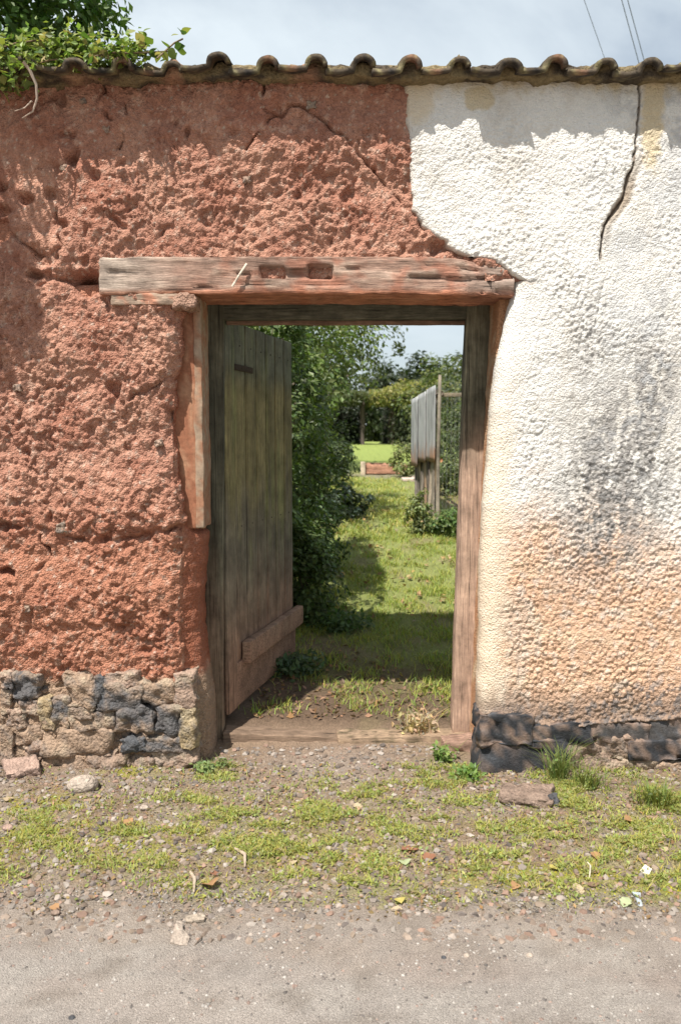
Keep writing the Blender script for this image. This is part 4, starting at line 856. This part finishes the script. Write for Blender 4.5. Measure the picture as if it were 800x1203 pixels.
def pebbles(Pb, smin, smax, seed, pal, sink=.2):
    r = np.random.default_rng(seed); n = len(Pb); s = smin+(smax-smin)*r.uniform(0, 1, n)**3; V = np.repeat(ICO_V[None], n, 0)*r.uniform(.6, 1.3, (n, 12, 1))
    V = V*(s[:, None]*np.c_[r.uniform(.8, 1.35, n), r.uniform(.7, 1.1, n), r.uniform(.4, .8, n)])[:, None]; a = r.uniform(0, 6.3, n); c_, s_ = np.cos(a)[:, None], np.sin(a)[:, None]
    V = np.stack([V[..., 0]*c_-V[..., 1]*s_, V[..., 0]*s_+V[..., 1]*c_, V[..., 2]], -1)+Pb[:, None]+np.array([0, 0, 1])*(s*.5*(1-sink*2))[:, None, None]
    F = (ICO_F[None]+np.arange(n)[:, None, None]*12).reshape(-1, 3); pal = np.array(pal); C = pal[r.integers(0, len(pal), n)]*r.uniform(.6, 1.2, (n, 1)); return V.reshape(-1, 3), F, np.repeat(C, 12, 0)
PAL = [(.25, .195, .155), (.21, .16, .125), (.28, .235, .20), (.15, .125, .11), (.25, .165, .125), (.30, .26, .225), (.22, .17, .13)]
Pb = scatter(21000, -1.75, 1.75, -1.4, .22, lambda x, y: np.clip(.95-.5*blobs(x, y, GREEN), .1, 1)*np.where((y > -.02) & ((x < -.72) | (x > .6)), 0, 1), 921)
V, F, C = pebbles(Pb, .0028, .0165, 922, PAL); o = mk('verge_gravel', V, F, M_peb, None, C, False); tag(o, 'loose pinkish gravel scattered through the verge', 'gravel', kind='stuff')
Pb = scatter(22000, -1.5, 1.5, -1.95, -1.1, lambda x, y: .15+.85*sst(-.25, .35, fbm(x*4, y*6, 0, 4, 925)), 923); Pb[:, 2] += .004
V, F, C = pebbles(Pb, .0015, .0068, 924, [(.27, .24, .21), (.22, .19, .17), (.33, .30, .27), (.13, .115, .105), (.28, .20, .165), (.36, .33, .30)], .32); o = mk('road_grit', V, F, M_peb, None, C, True); tag(o, 'fine grey grit worn into the surface of the lane', 'grit', kind='stuff')

# ------------------------------------------------------------------ single stones lying on the ground
def gstone(px, py, wpx, hpx, key, label, seed, flat=.5, name='stone', rz=0, cat='stone', rr=.45, am=.07, group=None, tilt=0):
    x, y, z = Gp(px, py); d = y-CY; wd = wpx/FPX*d; dp = wd*.75; ht = wd*flat
    V, F = stone_vf(wd, dp, ht, seed, 8, rr, am)
    if rr >= .45:
        V, F, N = rbox(1, 1, 1, .02, .1); V = V/np.linalg.norm(V, axis=1)[:, None]*np.array([wd, dp, ht])/2; V = rough(V, V/wd, wd*.5*am, wd*.5, seed)
    C = np.tile(SC[key], (len(V), 1)); n = fbm(V[:, 0]*20, V[:, 1]*20, V[:, 2]*20+seed, 3, seed); C = lerp3(C, np.array(SC[key])*.6, sst(0, .5, n)*.7)
    o = mk(name, V, F, M_stone, None, C); o.location = (x, y, z+ht*.33); o.rotation_euler = (tilt, 0, rz); tag(o, label, cat, group); return o
gstone(98, 928, 37, 0, 'l', 'smooth pale oval stone lying by the plinth on the left', 931, .6, rr=.49, am=.03, rz=.2)
gstone(26, 908, 38, 0, 'p', 'flat pale angular stone leaning at the foot of the left plinth', 932, .4, rr=.15, am=.14, rz=.5, tilt=.3)
gstone(190, 893, 22, 0, 'l', 'small rounded pale stone under the plinth near the doorway', 933, .6, rr=.45)
gstone(618, 938, 62, 0, 'n', 'flat brown stone half buried below the black plinth corner', 934, .22, rr=.42, am=.22, rz=-.25)
gstone(646, 944, 16, 0, 'd', 'small black broken stone at the end of the flat brown stone', 935, .8, rr=.2, am=.2)
gstone(10, 975, 15, 0, 'p', 'small pinkish stone at the left edge of the verge', 936, .6)
gstone(170, 951, 12, 0, 'l', 'small white stone among the gravel right of the oval stone', 937, .6)
gstone(66, 1074, 12, 0, 'n', 'small brown stone at the lane edge on the left', 938, .6)
gstone(548, 1124, 8, 0, 'l', 'rightmost of three small white pebbles lying on the lane', 939, .7, name='pebble', cat='pebble')
gstone(545-24, 1126, 7, 0, 'd', 'small dark pebble left of a white pebble on the lane', 940, .7, name='pebble', cat='pebble')
gstone(622, 1124, 9, 0, 'l', 'whitish pebble lying alone on the right part of the lane', 941, .7, name='pebble', cat='pebble')
gstone(246, 1177, 9, 0, 'g', 'grey pebble at the bottom of the lane left of centre', 942, .7, name='pebble', cat='pebble')
gstone(85, 1197, 9, 0, 'd', 'dark pebble on the lane in the bottom left corner', 943, .7, name='pebble', cat='pebble')
# slate-like shards and pale sticks
def shard(px, py, pts, th_, colr, label, rz=0, tilt=(0, 0), cat='shard', name='shard'):
    x, y, z = Gp(px, py); n = len(pts); V = np.array([(a, b, th_) for a, b in pts]+[(a, b, 0) for a, b in pts]); c0 = V.mean(0)
    V = np.r_[V, [[c0[0], c0[1], th_*1.2]], [[c0[0], c0[1], 0]]]; F = []
    for i in range(n): j = (i+1) % n; F += [(i, j, 2*n), (n+j, n+i, 2*n+1), (i, n+i, n+j), (i, n+j, j)]
    o = mk(name, V, np.array(F), M_stone, None, np.array(colr), False); o.location = (x, y, z+.004); o.rotation_euler = (tilt[0], tilt[1], rz); tag(o, label, cat); return o
shard(210, 1102, [(-.012, .055), (.006, .05), (.012, .02), (.036, -.01), (.03, -.045), (.0, -.04), (-.022, -.03), (-.018, .01)], .012, (.34, .28, .23), 'pale angular shard lying on the lane edge, larger of two', .1, (.22, .05))
shard(229, 1082, [(-.03, .012), (.02, .02), (.035, .005), (.03, -.012), (-.028, -.014)], .010, (.34, .28, .22), 'pale oblong shard just above the larger angular shard', .2, (.15, 0))
def stick(pxa, pxb, r_, colr, label, bend=.01, name='stick'):
    a = Gp(*pxa); b = Gp(*pxb); m = ((a[0]+b[0])/2+bend, (a[1]+b[1])/2, (a[2]+b[2])/2+.012+r_)
    V, F = tube([(a[0], a[1], a[2]+r_), m, (b[0], b[1], b[2]+r_)], [r_*.7, r_, r_*.5], 7); o = mk(name, V, F, M_bark, None, np.array(colr)); tag(o, label, name)
stick((224, 1026), (228, 1050), .007, (.36, .29, .22), 'short pale stick standing in the grass left of a brown leaf')
stick((276, 998), (288, 1020), .007, (.36, .28, .21), 'curved pale stick among the grass below the doorway', .02)
stick((228, 1112), (238, 1100), .0025, (.16, .12, .09), 'thin dark twig beside the larger angular shard')
stick((688, 1012), (692, 1032), .004, (.5, .44, .33), 'pale stem in the grass left of the white chip')
shard(758, 1024, [(-.022, .0), (.004, .024), (.024, .006), (.0, -.024)], .004, (.66, .62, .46), 'small cream square chip lying in the grass on the right', 0, (.5, 0), 'chip', 'chip')
shard(748, 1058, [(-.01, .03), (.02, .03), (.012, 0), (.01, -.035), (-.006, -.03), (-.004, .01)], .004, (.36, .40, .42), 'torn bluish-grey scrap in the grass below the cream chip', 0, (.3, .1), 'scrap', 'scrap')
# fallen leaves, each a thing
def leafmesh(seed, c_):
    r = np.random.default_rng(seed); n = 9; t = np.linspace(0, 1, n); wv = .42*np.sin(np.pi*t**.8)*(1+.18*np.sin(t*22+seed)); curl = .22*r.uniform(.5, 1.3)
    z0 = .12*np.sin(t*3+seed)+.1; V = np.r_[np.c_[t-.5, -wv, z0+curl*wv*1.6], np.c_[t-.5, 0*t, z0-.02], np.c_[t-.5, wv, z0+curl*wv*1.2]]
    F = np.concatenate([grid_faces(3, n)]); cc = np.tile(c_, (len(V), 1))*(1+.3*perlin(V[:, 0]*9+seed, V[:, 1]*9, 0, 3))[:, None]; return mesh('fallen_leaf', V, F, M_dry, cc)
LMS = {'o': leafmesh(1, (.33, .19, .095)), 'r': leafmesh(2, (.26, .125, .075)), 'b': leafmesh(3, (.20, .13, .09)), 'p': leafmesh(4, (.42, .33, .22)), 'y': leafmesh(5, (.46, .39, .12)), 'g': leafmesh(6, (.34, .38, .22))}
for px, py, s, k, lb in [(482, 1000, 22, 'r', 'rust-red curled leaf in the middle of the verge, left of a similar one'), (503, 1008, 20, 'r', 'rust-red leaf with dark tips right of the curled red leaf'), (475, 1016, 18, 'g', 'pale green leaf just below the rust-red leaves'),
        (604, 1043, 14, 'o', 'orange-brown leaf at the lane edge right of centre'), (678, 1046, 18, 'p', 'pale curled leaf over a dark hollow at the lane edge'), (700, 1010, 18, 'o', 'tan leaf in the grass right of the dark leaf pile'), (733, 992, 17, 'r', 'reddish leaf in the grass on the right, above the cream chip'),
        (672, 985, 16, 'b', 'dark brown leaf in the grass below the flat brown stone'), (668, 972, 14, 'r', 'small red-brown leaf just above the dark brown one'), (740, 968, 20, 'o', 'broad dull orange leaf high on the grass bank at right'), (246, 1042, 26, 'o', 'largest brown leaf on the left, beside the pale upright stick'),
        (252, 1028, 14, 'r', 'small reddish leaf standing above the largest brown leaf'), (152, 968, 14, 'o', 'orange leaf lying on the gravel right of the oval stone'), (64, 1068, 13, 'o', 'tan leaf near the lane edge at far left'), (470, 1060, 16, 'y', 'yellow leaf at the lane edge below the rust-red leaves'),
        (466, 1070, 15, 'p', 'pale beige leaf touching the yellow leaf on the lane'), (697, 1040, 15, 'b', 'dark curled leaf right of the pale curled leaf'), (10, 940, 13, 'p', 'pale leaf by the plinth at the left edge'), (575, 962, 12, 'b', 'brown leaf on the bare gravel below the doorway right side'),
        (420, 948, 12, 'p', 'small pale leaf in the grass before the sill'), (780, 1000, 14, 'p', 'pale leaf at the right edge of the grass'), (320, 925, 13, 'b', 'brown leaf on the gravel at the left end of the sill'), (345, 1015, 12, 'p', 'pale leaf right of the curved stick'),
        (30, 1030, 12, 'b', 'brown leaf on bare earth at lower left'), (545, 1015, 12, 'p', 'pale leaf on the verge midway between red leaves and orange-brown leaf'), (735, 1062, 16, 'g', 'pale green leaf below the torn scrap'), (650, 1022, 13, 'y', 'yellowish leaf on moss left of the pale curled leaf')]:
    x, y, z = Gp(px, py); o = bpy.data.objects.new('fallen_leaf', LMS[k]); r = random.Random(px*7+py); q = s/FPX*(y-CY)*1.05; o.scale = (q, q, q); o.location = (x, y, z+.003); o.rotation_euler = (r.uniform(-.3, .3), r.uniform(-.3, .3), r.uniform(0, 6.28)); COL.objects.link(o); tag(o, lb, 'leaf', 'fallen leaves on the verge')
# taller weeds at the wall foot
def weed(px, py, s, colr, lb, seed, n=60, ls=.028, tall=.08, bl=30, name='weed'):
    x, y, z = Gp(px, py); root = empty(name, (x, y, z)); tag(root, lb, 'weed'); r = np.random.default_rng(seed)
    Q = np.c_[r.normal(0, s*.5, n), r.normal(0, s*.4, n), r.uniform(.01, 1, n)*tall]+[x, y, z]; V, F, C = leafset(Q, np.tile([0, -.4, .8], (n, 1)), ls, colr, seed, jit=.5); mk('leaves', V, F, M_leaf, root, C, False)
    Q = np.c_[r.normal(0, s*.4, bl), r.normal(0, s*.3, bl), np.zeros(bl)]+[x, y, z]; V, F, C = blades(Q, tall*1.2, .0018, np.array(colr)*.95, seed+1, 1.1); mk('stalks', V, F, M_blade, root, C, False)
weed(240, 908, .05, (.20, .26, .10), 'pale green weed at the foot of the left door post', 951, 160, .02, .05)
weed(262, 900, .04, (.16, .20, .07), 'small weed against the sill by the left post', 952, 60, .018, .04)
weed(520, 893, .05, (.15, .22, .06), 'bright weed in front of the right end of the sill', 953, 110, .028, .07)
weed(548, 915, .06, (.16, .25, .06), 'spreading green weed by the black plinth corner', 954, 150, .026, .05)
weed(490, 856, .10, (.42, .34, .22), 'pale dried tuft of grass just inside the doorway', 955, 160, .03, .09, 120)
weed(655, 915, .05, (.15, .20, .06), 'long bright grass tuft against the black plinth', 956, 20, .02, .13, 160, 'grass_tuft')
weed(690, 925, .08, (.17, .21, .06), 'grass tuft right of the flat brown stone', 957, 40, .02, .08, 160, 'grass_tuft')
weed(770, 945, .09, (.18, .22, .06), 'thick grass tuft near the right edge below the plinth', 958, 40, .02, .08, 200, 'grass_tuft')
weed(225, 880, .02, (.22, .24, .10), 'tiny yellowish weed rooted in the plinth by the post', 959, 60, .014, .07, 10)
weed(540, 848, .04, (.14, .20, .06), 'green weed at the foot of the right post inside the doorway', 960, 80, .03, .08)
weed(345, 790, .16, (.06, .10, .04), 'dark ivy-like weeds under the swung door edge', 961, 500, .04, .10, 40)
weed(400, 740, .2, (.07, .12, .035), 'green weeds at the foot of the shrub beside the path', 962, 500, .04, .12, 100)

# ------------------------------------------------------------------ climber on the coping at top left
vn = empty('climbing_plant', (-1.75, .2, 3.3)); tag(vn, 'leafy climber tumbling over the coping tiles at the top left', 'climber')
Pp, D, tone = crown_pts((-1.90, .50, 3.88), (.66, .55, .66), 200, 11000, .13, 971, -.7); ok = (Pp[:, 2] > 3.36)
V, F, C = leafset(Pp[ok], D[ok], .055, np.array([.085, .15, .04])*tone[ok][:, None], 971); o = mk('foliage', V, F, M_leaf, vn, C, False)
Pp, D, tone = crown_pts((-2.10, -.42, 3.62), (.40, .42, .42), 90, 5200, .10, 972); V, F, C = leafset(Pp, D, .055, np.array([.09, .14, .04])*tone[:, None], 972); mk('foliage', V, F, M_leaf, vn, C, False)
def leaf6(seed, c_):
    n = 7; t = np.linspace(0, 1, n); wv = .45*np.sin(np.pi*t**.7); V = np.r_[np.c_[t, -wv, .12*wv-.1*t*t], np.c_[t, 0*t, -.1*t*t-.03], np.c_[t, wv, .14*wv-.1*t*t]]; return mesh('leaf', V, grid_faces(3, n), M_leaf, np.tile(c_, (len(V), 1)))
LF = [leaf6(1, (.14, .19, .05)), leaf6(2, (.09, .15, .04)), leaf6(3, (.24, .25, .08)), leaf6(4, (.06, .11, .035)), leaf6(5, (.38, .30, .16))]
r = random.Random(5)
stems = [[(0, 70), (40, 66), (80, 60), (120, 66), (160, 58), (165, 50)], [(0, 82), (30, 78), (60, 70), (100, 68)], [(185, 68), (205, 50), (215, 45)], [(60, 60), (90, 50), (105, 40)], [(-10, 60), (20, 50), (60, 45)], [(-20, 84), (5, 90), (15, 94)], [(-10, 78), (15, 84), (45, 82)], [(60, 64), (110, 60), (150, 62), (200, 60)], [(110, 66), (140, 60), (150, 52)]]
ps = []; spots = []
for st in stems:
    q = []
    for a, b in st:
        yy = -.12+r.uniform(-.06, .08); x, z = P(a, b, yy); q.append((x, yy, z))
    ps.append(tube(q, .004, 5))
    for i in range(len(q)-1):
        for _ in range(19 if st[0][0] < 180 else 8): t = r.random(); spots.append([q[i][j]*(1-t)+q[i+1][j]*t for j in range(3)])
V, F, _ = join(ps); mk('stem', V, F, M_bark, vn, np.array([.18, .13, .08]))
q = [P(28, 72, -.2), P(34, 80, -.2), P(41, 96, -.2), P(41, 112, -.2), P(35, 126, -.2), P(21, 133, -.2)]
V, F = tube([(a, -.2+.01*i, b) for i, (a, b) in enumerate(q)], [.008, .007, .006, .005, .004, .002], 6); V2, F2 = tube([(*P(38, 118, -.16)[:1], -.16, P(38, 118, -.16)[1]), (P(30, 126, -.15)[0], -.15, P(30, 126, -.15)[1]), (P(18, 130, -.14)[0], -.14, P(18, 130, -.14)[1])], [.004, .003, .0015], 5)
V, F, _ = join([(V, F), (V2, F2)]); tag(mk('stem', V, F, M_bark, vn, np.array([.45, .36, .29])), 'bare pale trailing stem')
for i, s in enumerate(r.sample(spots, min(290, len(spots)))):
    o = bpy.data.objects.new('leaf', LF[r.choice([0, 0, 1, 1, 2, 3, 4, 2])]); q = r.uniform(.028, .056); o.scale = (q, q, q)
    o.location = (s[0]+r.gauss(0, .03), s[1]+r.gauss(0, .035), s[2]+r.gauss(0, .022)); o.rotation_euler = (r.uniform(-.9, .7), r.uniform(-.7, .9), r.uniform(0, 6.3)); link(o, vn)

r2 = np.random.default_rng(977); sp2 = np.array(spots); k = r2.integers(0, len(sp2), 1500); Q = sp2[k]+r2.normal(0, 1, (1500, 3))*[.045, .05, .026]; Q = Q[Q[:, 0] < -.85]
V, F, C = leafset(Q, np.tile([0, -.5, .8], (len(Q), 1)), .032, (.20, .25, .08), 978, jit=.6); tag(mk('foliage', V, F, M_leaf, vn, C, False), 'small pale leaves along the tiles')
# overhead cables
for (a, b, c_, d_), lb in (((686, 0, 706, 57), 'thin overhead cable crossing the sky, leftmost of three'), ((730, 0, 748, 66), 'thin overhead cable, middle of three'), ((737, 0, 755, 66), 'thin overhead cable, rightmost of three')):
    def at(px, py, h=10.5):
        u = (601-py)/FPX; dz = -sp+cp*u; t = (h-CZ)/dz; return Vector(((px-400)/FPX*t, CY+(cp+sp*u)*t, h))
    p, q = at(a, b), at(c_, d_); d = (q-p).normalized(); V, F = tube([p-d*14, p, q, q+d*6, q+d*26], .008 if a > 700 else .006, 6); o = mk('cable', V, F, M_wire, None, np.array([.05, .05, .055])); tag(o, lb, 'cable', 'overhead cables')
